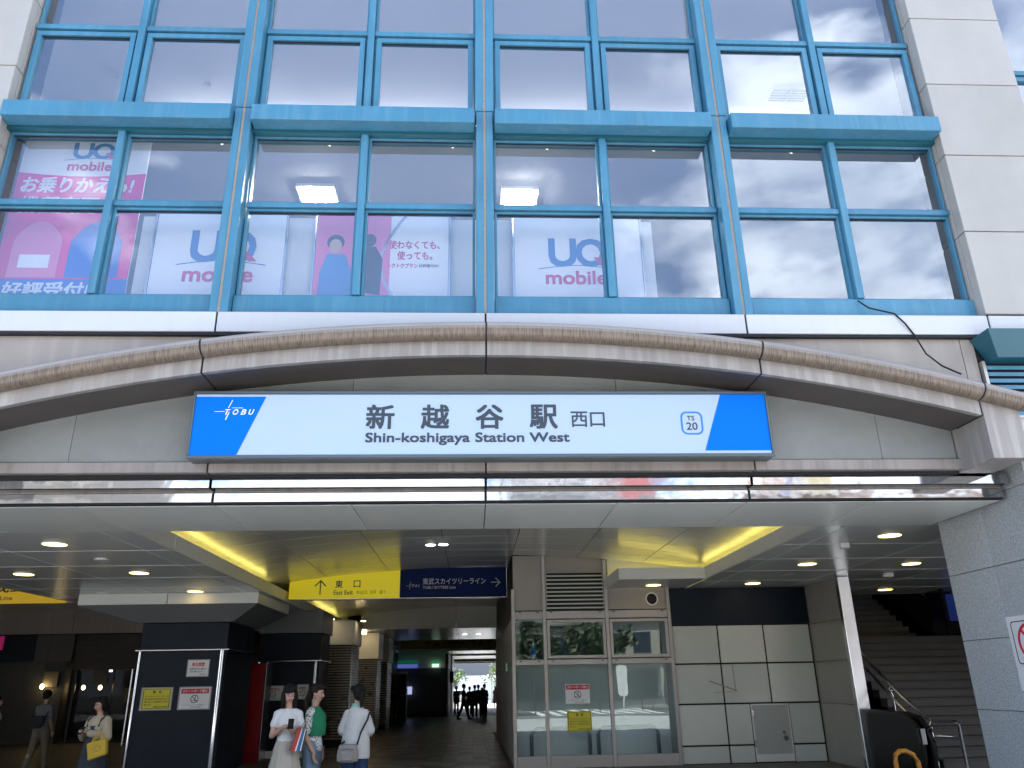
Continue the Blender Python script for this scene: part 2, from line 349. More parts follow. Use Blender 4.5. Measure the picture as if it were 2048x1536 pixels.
B('interior_floor', INTW, st, -25.7, 25.7, 9.32, 22, 5.85, 5.9)
# piers
def pier(s):
    zs = [3.9, 6.0, 7.25, 8.5, 9.76, 11.02, 12.28, 12.88]
    for a, b in zip(zs[1:-1], zs[2:]):
        x0, x1 = (6.5, 7.9) if s > 0 else (-7.9, -6.5)
        B('pier_panel', PIER, st, x0, x1, 8.9, 9.05, a+.008, b-.008, bevel=.006)
        xi = 6.5 if s > 0 else -6.5
        B('pier_reveal_panel', PIER, st, xi+.0*s, xi+.06*s, 9.06, 9.28, a+.008+.0, b-.008, bevel=.004)
    x0, x1 = (6.52, 7.88) if s > 0 else (-7.88, -6.52)
    B('pier_core', DARK, st, x0, x1, 8.93, 9.6, 5.99, 12.88)
for s in (-1, 1): pier(s)
# band
XB = [-20, -13.2, -6.52, -3.32, 0, 3.32, 6.52, 13.2, 20]
for a, b in zip(XB, XB[1:]):
    B('band_panel', BAND, st, a+.012, b-.012, 8.91, 9.2, 5.715, 5.985, bevel=.006)
B('band_backing', DARK, st, -20, 20, 8.93, 9.3, 5.68, 5.98)
XW = [-20, -13, -6.3, -6.12, -3.32, 0, 3.32, 6.12, 6.3]
for a, b in zip(XW, XW[1:]):
    if -6.2 < a < 6.2: hi = [(a+.005+(b-a-.01)*i/10, 5.69) for i in range(11)]; MB().strip([(x, 5.45-(23.4-math.sqrt(23.4**2-x*x))) for x, z in hi], hi, 9.0, 9.1).build('wall_panel', BEIGE, st)
    else: B('wall_panel', BEIGE, st, a+.005, b-.005, 9.0, 9.1, 4.3, 5.69, bevel=.004)
B('wall_panel', BEIGE, st, 7.9, 20, 9.0, 9.1, 4.3, 5.69, bevel=.004)
hi = [(-6.4+12.8*i/24, 5.68) for i in range(25)]; MB().strip([(x, 5.50-(23.4-math.sqrt(23.4**2-x*x))) for x, z in hi], hi, 9.03, 9.3).build('wall_backing', DARK, st)
B('wall_backing', DARK, st, 6.41, 20, 9.03, 9.3, 4.5, 5.68); B('wall_backing', DARK, st, -20, -6.41, 9.03, 9.3, 4.5, 5.68)
# base panels, mullions, windows
YG = 9.15
for b in range(4):
    x0, x1 = BX[b]+(.0 if b == 0 else .125), BX[b+1]-(.0 if b == 3 else .125)
    B('base_panel', BLUE, st, x0, x1, 9.06, 9.3, 5.99, 6.29, bevel=.006)
    # transom (projecting box between the mullions)
    tx0 = BX[b]+(.02 if b == 0 else .14); tx1 = BX[b+1]-(.02 if b == 3 else .14)
    B('transom', BLUE, st, tx0-(0.0), tx1, 8.80, 9.03, 8.84, 9.09, bevel=.008)
    B('transom_backing', BLUE_D, st, x0, x1, 9.035, 9.3, 8.80, 9.15)
def mullion(x, z0, z1, w, yf):
    mm = MB(); mm.box(x-w, x-.018, yf, 9.24, z0, z1); mm.box(x+.018, x+w, yf, 9.24, z0, z1)
    o = mm.build('mullion', BLUE, st, bevel=.006)
    B('sealant', SEAL, o, x-.017, x+.017, yf+.012, yf+.05, z0, z1)
    return o
for x in BX[1:4]:
    mullion(x, 5.99, 9.13, .115, 8.93)
    mullion(x, 9.145, 12.88, .128, 8.93)
def window(x0, x1, z0, z1, fw, y=YG, sash=False, pane=GLASS_UP, frame=BLUE, parent=st, name='window'):
    f = MB(); d = .07
    f.box(x0, x1, y-.03, y+d, z0, z0+fw); f.box(x0, x1, y-.03, y+d, z1-fw, z1)
    f.box(x0, x0+fw, y-.029, y+d, z0+fw, z1-fw); f.box(x1-fw, x1, y-.029, y+d, z0+fw, z1-fw)
    o = f.build(name, frame, parent, bevel=.004)
    pm = MB().box(x0+fw-.004, x1-fw+.004, y+.02, y+.03, z0+fw-.004, z1-fw+.004); ta, tb_ = random.uniform(-.004, .004), random.uniform(-.005, .005)
    pm.v = [(a, b_+ta*(a-(x0+x1)/2)+tb_*(c-(z0+z1)/2), c) for a, b_, c in pm.v]; pm.build('pane', pane, o)
    if sash:
        for za in (z0+fw, z1-fw-.012): B('gasket', DARK, o, x0+fw, x1-fw, y, y+.015, za, za+.012)
    return o
def window_bay(x0, x1):
    xm = (x0+x1)/2; hw = .048
    # intermediate mullion runs through both storeys
    for (a, b_) in ((6.30, 8.80), (9.16, 12.88)):
        B('mullion', BLUE, st, xm-hw, xm+hw, 9.04, 9.24, a, b_, bevel=.005)
    for (a, c) in ((x0, xm-hw-.004), (xm+hw+.004, x1)):
        window(a, c, 6.295, 7.62, .035, sash=True)
        B('rail', BLUE, st, a, c, 9.08, 9.22, 7.625, 7.70, bevel=.005)
        window(a, c, 7.705, 8.80, .03, sash=True)
        # third storey: opening sash with its own frame
        window(a+.03, c-.03, 9.17, 10.56, .075, y=9.10, sash=True)
        B('sash_surround', BLUE_D, st, a, c, 9.175, 9.25, 9.16, 10.58)
        mm = [o for o in st.children if o.name.startswith('sash_surround')][-1]
        # open middle: replace by four bars
        me = MB(); me.box(a, a+.026, 9.12, 9.22, 9.16, 10.58); me.box(c-.026, c, 9.12, 9.22, 9.16, 10.58); me.box(a+.026, c-.026, 9.12, 9.22, 10.563, 10.58)
        mm.data = me.mesh('sash_surround', BLUE, origin_of(st))
        B('rail', BLUE, st, a, c, 9.07, 9.22, 10.61, 10.69, bevel=.005)
        window(a, c, 10.695, 12.85, .03, sash=True)
for b in range(4):
    window_bay(BX[b]+(.02 if b == 0 else .13), BX[b+1]-(.02 if b == 3 else .13))
for s in (-1, 1):
    for k in range(3):
        a = 7.92+k*2.0; x0, x1 = (a, a+1.95) if s > 0 else (-a-1.95, -a)
        window(x0, x1, 6.3, 8.0, .08); window(x0, x1, 8.05, 10.13, .08); window(x0, x1, 10.17, 12.85, .08)
        B('base_panel', BLUE, st, x0, x1, 9.08, 9.3, 5.99, 6.28)
# hood and louvre right (and its twin left, mostly outside the photograph)
for s in (-1, 1):
    v = [(6.25, 8.6, 5.66), (9.2, 8.6, 5.66), (9.2, 8.99, 5.66), (6.25, 8.99, 5.66), (6.42, 8.78, 5.34), (9.03, 8.78, 5.34), (9.03, 8.99, 5.34), (6.42, 8.99, 5.34)]
    hm = MB(); hm.add([(x*s, y, z) for x, y, z in v], [(0,3,2,1),(4,5,6,7),(0,1,5,4),(1,2,6,5),(2,3,7,6),(3,0,4,7)])
    hm.build('window_hood', BLUE_D, st, bevel=.004)
    lf = MB()
    for (a, c, z0, z1) in ((6.32, 6.36, 4.6, 5.36), (8.98, 9.02, 4.6, 5.36), (6.36, 8.98, 4.6, 4.63)): lf.box(a*s, c*s, 8.95, 9.02, z0, z1)
    lo = lf.build('louvre', FRAME, st)
    B('louvre_void', DARK, lo, 6.36*s, 8.98*s, 9.015, 9.03, 4.63, 5.36)
    for k in range(8):
        z = 4.66+k*.088
        sl = MB(); sl.add([(6.365*s, 8.955, z), (8.975*s, 8.955, z), (8.975*s, 9.01, z+.045), (6.365*s, 9.01, z+.045), (6.365*s, 8.955, z-.045+.03), (8.975*s, 8.955, z-.015), (8.975*s, 9.01, z+.03), (6.365*s, 9.01, z+.03)],
               [(0,1,2,3),(7,6,5,4),(0,4,5,1),(1,5,6,2),(2,6,7,3),(3,7,4,0)])
        sl.box(6.365*s, 8.975*s, 8.953, 8.958, z-.03, z+.02)
        sl.build('slat', BLUE, lo)
# arch
RA = 23.4
def zb(x): return 5.30-(RA-math.sqrt(RA*RA-x*x))
def crv(x0, x1, dz, n=14): return [(x0+(x1-x0)*i/n, zb(x0+(x1-x0)*i/n)+dz) for i in range(n+1)]
XA = [-6.42, -5.95, -3.32, 0, 3.32, 5.95, 6.42]
for i, (a, b) in enumerate(zip(XA, XA[1:])):
    a_, b_ = a+.012, b-.012
    if i in (0, 5):
        hi = crv(a_, b_, .185, 4); mbk = MB().strip([(x, 4.0) for x, z in hi], hi, 8.65, 9.62)
        o = mbk.build('arch_abutment', BEIGE_S, st, bevel=.005)
    else:
        m_ = MB().strip(crv(a_, b_, 0), crv(a_, b_, .185), 8.65, 8.72); o = m_.build('arch_beam', BEIGE_S, st)
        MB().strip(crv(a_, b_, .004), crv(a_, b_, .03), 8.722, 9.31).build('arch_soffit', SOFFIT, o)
    pp = [(x, 8.60, z) for x, z in crv(a_, b_, .285, 12 if i not in (0, 5) else 5)]
    if i == 5: pp.append((6.50, 8.60, pp[-1][2]-.02))
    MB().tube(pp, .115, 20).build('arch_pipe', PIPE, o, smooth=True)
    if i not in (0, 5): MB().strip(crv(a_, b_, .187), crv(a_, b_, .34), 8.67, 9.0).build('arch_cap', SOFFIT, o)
for x in XA[1:-1]:
    MB().strip(crv(x-.02, x+.02, .004, 2), crv(x-.02, x+.02, .19, 2), 8.662, 9.2).build('joint_filler', DARK, st)
    MB().tube([(x-.014, 8.6, zb(x-.014)+.285), (x+.014, 8.6, zb(x+.014)+.285)], .112, 20).build('joint_filler', DARK, st)
# tympanum
XT = [-5.94, -4.98, -1.66, 1.66, 4.98, 5.94]
for a, b in zip(XT, XT[1:]):
    hi = crv(a+.003, b-.003, .02, 8)
    MB().strip([(x, 4.175) for x, z in hi], hi, 9.31, 9.4).build('tympanum_panel', TYMP, st)
B('tympanum_backing', DARK, st, -6.4, 6.4, 9.36, 9.7, 4.0, 5.2)
for a, b in zip([-6.4, -3.32, 0, 3.32], [-3.32, 0, 3.32, 6.4]):
    B('ledge_panel', BEIGE_L, st, a+.01, b-.01, 9.26, 9.5, 4.03, 4.16, bevel=.005)
# polished strips and their recesses
XS = [-13, -6.64, -3.32, 0, 3.32, 6.64]
for a, b in zip(XS, XS[1:]):
    o = B('trim_strip', MIRR, st, a+.014, b-.014, 9.44, 9.60, 3.885, 4.0, bevel=.003)
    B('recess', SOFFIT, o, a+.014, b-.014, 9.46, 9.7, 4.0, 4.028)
    o = B('trim_strip', MIRR, st, a+.014, b-.014, 9.58, 9.72, 3.74, 3.853, bevel=.003)
    B('recess', BEIGE_L, o, a+.014, b-.014, 9.605, 9.72, 3.853, 3.884)
B('trim_backing', DARK, st, -13, 6.63, 9.62, 9.74, 3.725, 4.02)

# interior of the shop floor seen through the glass
for (x, y) in ((-2.68, 10.95), (.60, 10.95)):
    t = thing('ceiling_lamp', (x, y, 9.15), {(-2.68): 'twin tube ceiling lamp seen through the second window bay from the left', .60: 'twin tube ceiling lamp seen through the third window bay', 3.9: 'twin tube ceiling lamp deep in the room behind the right hand bay'}.get(x, 'twin tube ceiling lamp deep in the room above the pink poster'), 'lamp', 'ceiling lamps inside the upper shop')
    B('housing', WHITE, t, x-.3, x+.3, y-.25, y+.25, 9.09, 9.148)
    for k in (-1, 1): B('tube', emit('tube_light', (1, .93, .80), 80), t, x-.24, x+.24, y+k*.13-.05, y+k*.13+.05, 9.06, 9.088)
for x in (-3.85, -2.3, .9, -.5, 2.5, 4.6):
    MB().tube([(x, 9.62, 9.149), (x, 9.62, 9.10)], .012, 8).tube([(x-.02, 9.62, 9.10), (x+.05, 9.58, 9.04)], .03, 12).build('track_spot', emit('spot_face', (1, .85, .6), 1.2), None, org=(x, 9.62, 9.149),
        label={-3.85: 'small spot lamp at the top of the second pane', -2.3: 'small spot lamp above the twin tube lamp in the second bay', .9: 'small spot lamp above the third bay lamp', -.5: 'small spot lamp beside the central mullion', 2.5: 'small spot lamp in the right half of the third bay', 4.6: 'small spot lamp in the fourth bay'}[x], cat='spotlight', group='spot lamps inside the upper windows')
for k, (x, y) in enumerate(((-6.74, 12.05), (-5.2, 12.15))):
    MB().disc((x, y, 12.30), .10-.03*k, .08, 20).build('smoke_detector', WHITE, None, org=(x, y, 12.38), label=['round white detector seen in the top left opening window', 'small round detector seen in the second window of the top row'][k], cat='detector')
for k, x in enumerate((5.87, 7.0-.05)):
    if k: x = 6.15+.1
    t = thing('air_grille', (x, 12.4, 12.39), ['white air grille on the ceiling behind the left pane of the right hand upper bay', 'white air grille on the ceiling behind the far right upper pane'][k], 'grille'); B('plate', WHITE, t, x-.2, x+.2, 11.95, 12.35, 12.375, 12.395)
    for i in range(5): B('slot', BLACKM, t, x-.17, x+.17, 12.0+i*.07, 12.03+i*.07, 12.368, 12.374)
# posters
YP = 9.5
PINK = mat('poster_pink', (.85, .015, .26), .6); PWHITE = mat('poster_white', (.88, .88, .89), .6); PBLUE = mat('poster_blue', (.02, .16, .60), .6)
UQB = mat('logo_blue', (.05, .20, .50), .6); UQR = mat('logo_red', (.62, .05, .18), .6); PPINK2 = mat('poster_light_pink', (.80, .22, .42), .6)
p = thing('window_poster', (-5.6, YP, 6.4), 'tall pink and white poster with bold white Japanese text in the far left window', 'poster')
B('sheet', PWHITE, p, -6.5, -4.76, YP, YP+.02, 6.4, 9.0)
hi = [(-6.5+1.74*i/10, 8.42-.06*math.sin(PI*i/10)) for i in range(11)]
MB().strip([(x, 6.74) for x, z in hi], hi, YP-.004, YP-.001).build('pink_field', PINK, p)
B('blue_field', PBLUE, p, -6.5, -4.76, YP-.005, YP-.001, 6.4, 6.74)
def uq(pr, x, z, s, y, hh=.5):   # logo centred on x, z = bottom of the small word, s = width of the small word
    u = MB(); T(u, 'U', x-.43*s, x+.0*s, z+.34*s, z+(.34+hh)*s, y, bold=.035); T(u, 'O', x+.02*s, x+.50*s, z+.34*s, z+(.34+hh)*s, y, bold=.03)
    n = 16; ar = [(x-.62*s+1.3*s*i/n, z+.27*s+.07*s*math.sin(PI*i/n)) for i in range(n+1)]
    u.strip(ar, [(a, b+.012*s) for a, b in ar], y-.003, y)
    u.build('logo', UQB, pr)
    r = MB(); r.prism([(x+.30*s, z+.50*s), (x+.42*s, z+.34*s), (x+.54*s, z+.34*s), (x+.40*s, z+.50*s)], y-.0045, y-.0035)
    T(r, 'mobile', x-.5*s, x+.5*s, z, z+.24*s, y, bold=.03); r.build('lettering', UQR, pr)
uq(p, -5.55, 8.46, .60, YP-.003, .42)
l = MB(); T(l, 'お乗りかえも!', -6.42, -4.9, 8.09, 8.34, YP-.004, bold=.03, shear=.15); T(l, '機種変更も!', -6.4, -5.0, 7.76, 8.02, YP-.004, bold=.03, shear=.15)
T(l, '好評受付中', -6.36, -5.05, 6.45, 6.69, YP-.005, bold=.03, shear=.1); l.build('lettering', WINK, p)
# plain soft-toy shapes in place of the printed characters
def blob(cx, w, z0, z1, m_, nm): pts = [(cx+w, z0)]+[(cx+w*(1-.25*max(0, math.sin(a)))*math.cos(a), z1-w+w*math.sin(a)) for a in [PI*i/18 for i in range(19)]]+[(cx-w, z0)]; MB().prism(pts, YP-.010, YP-.007).build(nm, m_, p)
blob(-6.02, .32, 6.76, 7.62, PPINK2, 'pink_toy_print'); MB().prism([(-6.22, 6.9), (-5.82, 6.9), (-5.82, 7.1), (-6.22, 7.1)], YP-.013, YP-.0115).build('bib_print', PWHITE, p)
blob(-5.25, .34, 6.76, 7.62, PBLUE, 'blue_toy_print')
# white partition boards
B('partition', INTW, st, -4.74, 2.4, 9.62, 9.66, 6.0, 7.80)
def board(x0, x1, z1, label):
    t = thing('poster_board', ((x0+x1)/2, 9.54, 6.2), label, 'poster')
    B('sheet', PWHITE, t, x0, x1, 9.54, 9.56, 6.2, z1)
    B('edge_strip', STEEL, t, x0-.03, x0-.004, 9.53, 9.57, 6.2, z1); B('edge_strip', STEEL, t, x1+.004, x1+.03, 9.53, 9.57, 6.2, z1); return t
t = board(-4.5, -2.75, 7.8, 'white board with a large blue and red phone shop logo left of the woman poster'); uq(t, -3.6, 6.74, .92, 9.537)
t = board(.42, 2.2, 7.8, 'white board with a large blue and red phone shop logo right of the central mullion'); uq(t, 1.27, 6.74, .84, 9.537)
for t in ():
    pass
t = board(-2.32, -.5, 7.8, 'pink poster of a woman in a blue dress beside Japanese slogan text')
B('pink_field', PPINK2, t, -2.32, -1.3, 9.534, 9.539, 6.2, 7.8)
g = MB()
n = 24; arc_ = [(-1.12-.32*math.sin(PI*(i/n)), 6.3+1.5*i/n) for i in range(n+1)]
g.strip(arc_, [(a+.04, b) for a, b in arc_], 9.532, 9.538); g.build('ring_print', STEEL, t)
g = MB(); g.disc((-2.05, 9.526, 7.30), .085, .002, 20, 'y', .11); g.build('face_print', mat('print_skin', (.62, .42, .34), .6), t)
g = MB(); g.disc((-2.05, 9.5295, 7.36), .12, .002, 20, 'y', .12); g.build('hair_print', INK, t)
g = MB(); g.prism([(-2.26, 6.25), (-1.78, 6.25), (-1.82, 6.9), (-1.92, 7.17), (-2.16, 7.17), (-2.24, 6.9)], 9.523, 9.525); g.build('dress_print', mat('print_dress', (.10, .28, .60), .6), t)
g = MB(); g.prism([(-1.75, 6.6), (-1.42, 6.55), (-1.40, 7.1), (-1.5, 7.3), (-1.66, 7.3), (-1.78, 7.0)], 9.531, 9.533); g.disc((-1.58, 9.530, 7.4), .085, .002, 16, 'y', .1); g.build('suit_print', mat('print_suit', (.05, .05, .06), .6), t)
l = MB(); T(l, '使わなくても、', -1.32, -.62, 7.27, 7.40, 9.538, bold=.02); T(l, '使っても。', -1.2, -.72, 7.10, 7.23, 9.538, bold=.02); T(l, 'トクトクプラン', -1.32, -.92, 6.97, 7.04, 9.538, bold=.02); l.build('lettering', UQR, t)
l = MB(); T(l, '好評受付中!', -.90, -.63, 6.98, 7.03, 9.538, bold=.01); l.build('lettering', INK, t)

# cable
cp = [(4.90, 9.03, 6.25), (5.0, 8.98, 6.12), (5.28, 8.90, 6.0), (5.38, 8.88, 5.85), (5.48, 8.90, 5.70), (5.6, 8.93, 5.45), (5.72, 8.85, 5.25), (5.78, 8.62, 5.15-.1)]
MB().tube(cp, .011, 8).build('cable', BLACKM, None, org=(5.4, 8.9, 5.1), label='black cable hanging from the window sill down over the white band', cat='cable', smooth=True)

# ------------------------------------------------------------------ main sign
t = thing('station_sign', (0, 9.1, 4.14), 'long white and blue illuminated station name sign under the arch', 'sign')
YS = 9.0
B('sign_box', mat('sign_frame', (.10, .13, .15), .35, .6), t, -3.49, 3.48, YS+.02, YS+.24, 4.13, 4.955, bevel=.006)
fr = MB(); fr.box(-3.49, 3.48, YS-.02, YS+.018, 4.925, 4.96); fr.box(-3.49, 3.48, YS-.02, YS+.018, 4.125, 4.165); fr.box(-3.49, -3.465, YS-.02, YS+.018, 4.165, 4.925); fr.box(3.455, 3.48, YS-.02, YS+.018, 4.165, 4.925)
fr.build('sign_frame', mat('sign_frame', (.1, .13, .15), .35, .6), t, bevel=.004)
B('sign_face', SIGNW, t, -3.463, 3.453, YS+.002, YS+.016, 4.167, 4.923)
MB().prism([(-3.462, 4.168), (-2.92, 4.168), (-2.64, 4.892), (-3.462, 4.892)], YS-.004, YS+.001).build('blue_field', SIGNB, t)
f = MB(); f.prism([(2.64, 4.205), (3.452, 4.205), (3.452, 4.922), (2.90, 4.922)], YS-.004, YS+.001); f.build('blue_field', SIGNB, t)
l = MB()
for i, ch in enumerate('新越谷駅'): T(l, ch, -1.43+i*.655, -1.43+i*.655+.325, 4.49, 4.785, YS+.0, bold=.03)
T(l, '西', 1.03, 1.23, 4.505, 4.70, YS, bold=.012); T(l, '口', 1.265, 1.44, 4.51, 4.69, YS, bold=.012)
T(l, 'Shin-koshigaya Station West', -1.43, 1.0, 4.285, 4.435, YS, bold=.034)
T(l, 'TS', 2.455, 2.545, 4.585, 4.645, YS, bold=.008); T(l, '20', 2.44, 2.575, 4.465, 4.56, YS, bold=.012)
l.build('lettering', INK, t)
# station number badge ring
def rrect(x0, x1, z0, z1, r, n=6):
    pts = []
    for cx, cz, a0 in ((x1-r, z0+r, -90), (x1-r, z1-r, 0), (x0+r, z1-r, 90), (x0+r, z0+r, 180)):
        for i in range(n+1): a = R(a0+90*i/n); pts.append((cx+r*math.cos(a), cz+r*math.sin(a)))
    return pts
def ring(mb, outer, inner, y0, y1):
    n = len(outer); vs = [(x, y0, z) for x, z in outer]+[(x, y0, z) for x, z in inner]+[(x, y1, z) for x, z in outer]+[(x, y1, z) for x, z in inner]
    fs = []
    for i in range(n):
        j = (i+1) % n; fs += [(i, j, n+j, n+i), (2*n+j, 2*n+i, 3*n+i, 3*n+j), (i, 2*n+i, 2*n+j, j), (n+i, n+j, 3*n+j, 3*n+i)]
    return mb.add(vs, fs)
ring(MB(), rrect(2.375, 2.645, 4.405, 4.70, .075), rrect(2.395, 2.625, 4.425, 4.68, .058), YS-.003, YS).build('badge_ring', mat('badge_blue', (.02, .18, .60), .5), t)
l = MB(); [T(l, c_, -3.105+i_*.093, -3.105+i_*.093+.062, 4.665, 4.732, YS-.004, bold=.014, shear=.3) for i_, c_ in enumerate('TOBU')]
def bar(mb, xa, za, xb, zb_, w, y, d=.003):
    dx, dz = xb-xa, zb_-za; L = math.hypot(dx, dz); nx, nz = -dz/L*w/2, dx/L*w/2
    return mb.prism([(xa-nx, za-nz), (xb-nx, zb_-nz), (xb+nx, zb_+nz), (xa+nx, za+nz)], y-d, y)
bar(l, -3.23, 4.705, -3.11, 4.705, .006, YS-.004); bar(l, -3.03, 4.75, -2.90, 4.75, .006, YS-.004)
bar(l, -3.07, 4.75, -3.03, 4.85, .008, YS-.004); bar(l, -3.09, 4.60, -3.055, 4.70, .010, YS-.0045)
l.build('emblem', WINK, t)

# ------------------------------------------------------------------ ceiling
ceil = bpy.data.objects.new('ceiling', None); COL.objects.link(ceil); props(ceil, 'pale metal panel ceiling with flat bays and shallow vaults', kind='structure')
ZC = 3.74
B('ceiling_backing', DARK, ceil, -24, 6.7, 9.72, 11.36, 3.76, 3.80)
bx = [-9.96+1.66*i for i in range(11)]
for a, b in zip(bx, bx[1:]): B('border_panel', CEIL2, ceil, a+.007, min(b, 6.66)-.007, 9.70, 11.34, 3.72, 3.745, bevel=.003)
JY = [11.40, 13.07, 14.72, 16.37, 18.02, 19.67, 21.32]
def joint(x0, x1, y0, y1): B('joint_trim', CEIL2, ceil, x0, x1, y0, y1, ZC-.004, ZC+.004)
def flat(x0, x1, y0, y1): 
    B('ceiling_panel', CEIL, ceil, x0+.005, x1-.005, y0+.005, y1-.005, ZC, ZC+.02, bevel=.003)
for xs in ([-10.12, -9.68, -7.56, -5.44, -5.02], [5.02, 5.44, 7.56, 9.68, 11.8, 13.9]):
    for y0, y1 in zip(JY, JY[1:]):
        for a, b in zip(xs, xs[1:]): flat(a, b, y0, y1)
for a, b in ((3.09, 4.0), (4.0, 4.98)): flat(a, b, 17.57, 19.28)
for y_ in JY[1:]: joint(-10.12, -5.0, y_-.009, y_+.009); joint(5.02, 13.9, y_-.009, y_+.009)
for x_ in (-9.68, -7.56, -5.44, 5.44, 7.56, 9.68, 11.8): joint(x_-.007, x_+.007, 11.4, 21.3)
B('ceiling_backing', DARK, ceil, -10.33, -5.03, 11.38, 32, ZC+.03, ZC+.06)
B('ceiling_backing', DARK, ceil, 5.03, 26, 11.38, 21.3, ZC+.03, ZC+.06)
JY2 = [21.32, 23.0, 24.7, 26.4, 28.1, 29.8, 31.5]
for y0, y1 in zip(JY2, JY2[1:]):
    for a, b in ((-10.12, -9.68), (-9.68, -7.56), (-7.56, -5.44), (-5.44, -5.02)): flat(a, b, y0, y1)
# cove fascias (segments along the depth)
def fascia_y(x, ys, z1=3.99, side=1):
    for a, b in zip(ys, ys[1:]): B('fascia_panel', FASC, ceil, x-.03, x+.0, a+.005, b-.005, ZC-.0, z1, bevel=.003)
fascia_y(-4.98, [11.36]+JY[1:]+[23, 24.7, 26.4, 28.1, 29.8, 31.6])
fascia_y(5.01, [11.36]+JY[1:4]+[17.55])
fascia_y(-10.13, [11.36]+JY[1:]+[23, 24.7, 26.4, 28.1, 29.8, 31.6])
B('fascia_panel', FASC, ceil, 3.07, 5.01, 17.52, 17.555, ZC, 3.99, bevel=.003)
B('fascia_panel', FASC, ceil, 3.055, 3.085, 17.56, 19.29, ZC, 3.99, bevel=.003)
# vaults
def vault(cx, halfw, y0, y1, dy, dx, top=4.54, skip=None, nm='vault_panel'):
    nx = max(1, round(2*halfw/dx)); ny = max(1, round((y1-y0)/dy))
    fz = lambda x: top-.0137*(x-cx)**2
    for i in range(nx):
        a = cx-halfw+2*halfw*i/nx; b = cx-halfw+2*halfw*(i+1)/nx; n = 5
        xs = [a+.009+(b-a-.018)*k/n for k in range(n+1)]; h = (y1-y0)/ny
        me = MB().strip([(x, fz(x)) for x in xs], [(x, fz(x)+.02) for x in xs], .011, h-.011).mesh('vault_panel', VAULT, smooth=True)
        for j in range(ny):
            if skip and skip((a+b)/2, y0+(j+.5)*h): continue
            put(me, nm, ceil, (0, y0+j*h, 0))
    n = 12; xs = [cx-halfw+2*halfw*k/n for k in range(n+1)]
    MB().strip([(x, fz(x)+.035) for x in xs], [(x, fz(x)+.06) for x in xs], y0, y1).build('vault_backing', DARK, ceil)
vault(0, 5.5, 11.36, 32, .86, 1.66, skip=lambda x, y: x > .9 and y > 19.4)
vault(-15.36, 5.4, 11.36, 32, .86, 1.8)
B('wall', FASC, ceil, -5.56, -5.52, 11.36, 32, ZC+.08, 4.4); B('wall', FASC, ceil, 5.52, 5.56, 11.36, 19.3, ZC+.08, 4.4)
B('wall', FASC, ceil, -9.9, -9.86, 11.36, 32, ZC+.08, 4.4)
B('wall', FASC, ceil, 3.1, 5.5, 19.27, 19.3, 3.99, 4.55)
B('wall', FASC, ceil, -24, 5.56, 11.36, 11.38, 3.76, 4.8)
# cove light strips (warm yellow glow behind the fascias)
CY = emit('cove_light', (1, .82, .20), 1.1)
for (x0, x1, y0, y1) in ((-5.36, -5.28, 12.0, 20.5), (5.28, 5.36, 12.0, 18.9), (3.3, 5.2, 18.9, 18.98), (-5.36, -5.28, 27, 31.5), (-10.06, -9.98, 22, 31)):
    o = B('cove_light', CY, None, x0, x1, y0, y1, 3.90, 3.93, org=((x0+x1)/2, (y0+y1)/2, 3.9))
    props(o, {-5.36: 'yellow light strip in the left cove of the entrance vault' if y0 < 20 else 'yellow light strip deep in the left cove by the cross beam', 5.28: 'yellow light strip in the right cove of the entrance vault', 3.3: 'yellow light strip in the cross cove above the glazed room', -10.06: 'yellow light strip in the cove of the far left vault'}[x0], 'lamp', 'yellow cove lights')
# cross beams closing the vaults
for cx in (0, -15.36):
    xs = [cx-10.9+10.9/3*i for i in range(7)] if cx else [-5.0, -3.05, -.8, .79]
    for a, b in zip(xs, xs[1:]):
        B('beam_panel', FASC if cx == 0 else BEIGE, ceil, a+.01, b-.01, 32.0, 32.2, ZC, 4.62, bevel=.004)
B('ceiling_backing', DARK, ceil, -26, 3, 32.25, 40, ZC+.03, ZC+.06)
def far_ceiling(y0, y1):
    n = max(1, round((y1-y0)/1.65))
    for j in range(n):
        for a, b in ((-4.9, -2.9), (-2.9, -.8), (-.8, 2.2)): B('ceiling_panel', VAULT, ceil, a+.006, b-.006, y0+(y1-y0)*j/n+.006, y0+(y1-y0)*(j+1)/n-.006, ZC, ZC+.02)
far_ceiling(32.3, 40); far_ceiling(53.3, 58); far_ceiling(62.4, 70)
fascia_y(-4.9, [40, 44, 48, 53], z1=4.0)
vault(-1.35, 3.5, 40, 53, 1.6, 1.75, top=4.5); vault(-1.35, 3.5, 58.2, 62, 1.9, 1.75, top=4.5)
B('beam_panel', FASC, ceil, -4.9, 2.2, 53.0, 53.25, ZC, 4.6); B('beam_panel', FASC, ceil, -4.9, 2.2, 62.1, 62.35, ZC, 4.6)
B('beam_panel', FASC, ceil, -4.9, 2.2, 40.0, 40.03, ZC, 4.02); B('beam_panel', BLACKM, ceil, -4.9, 2.2, 70.0, 70.2, 3.55, 3.9)
B('beam_panel', FASC, ceil, -4.9, 4.2, 72.0, 72.4, 3.45, 4.3)
B('ceiling_backing', DARK, ceil, -26, 26, 53.3, 73, 4.65, 4.7)
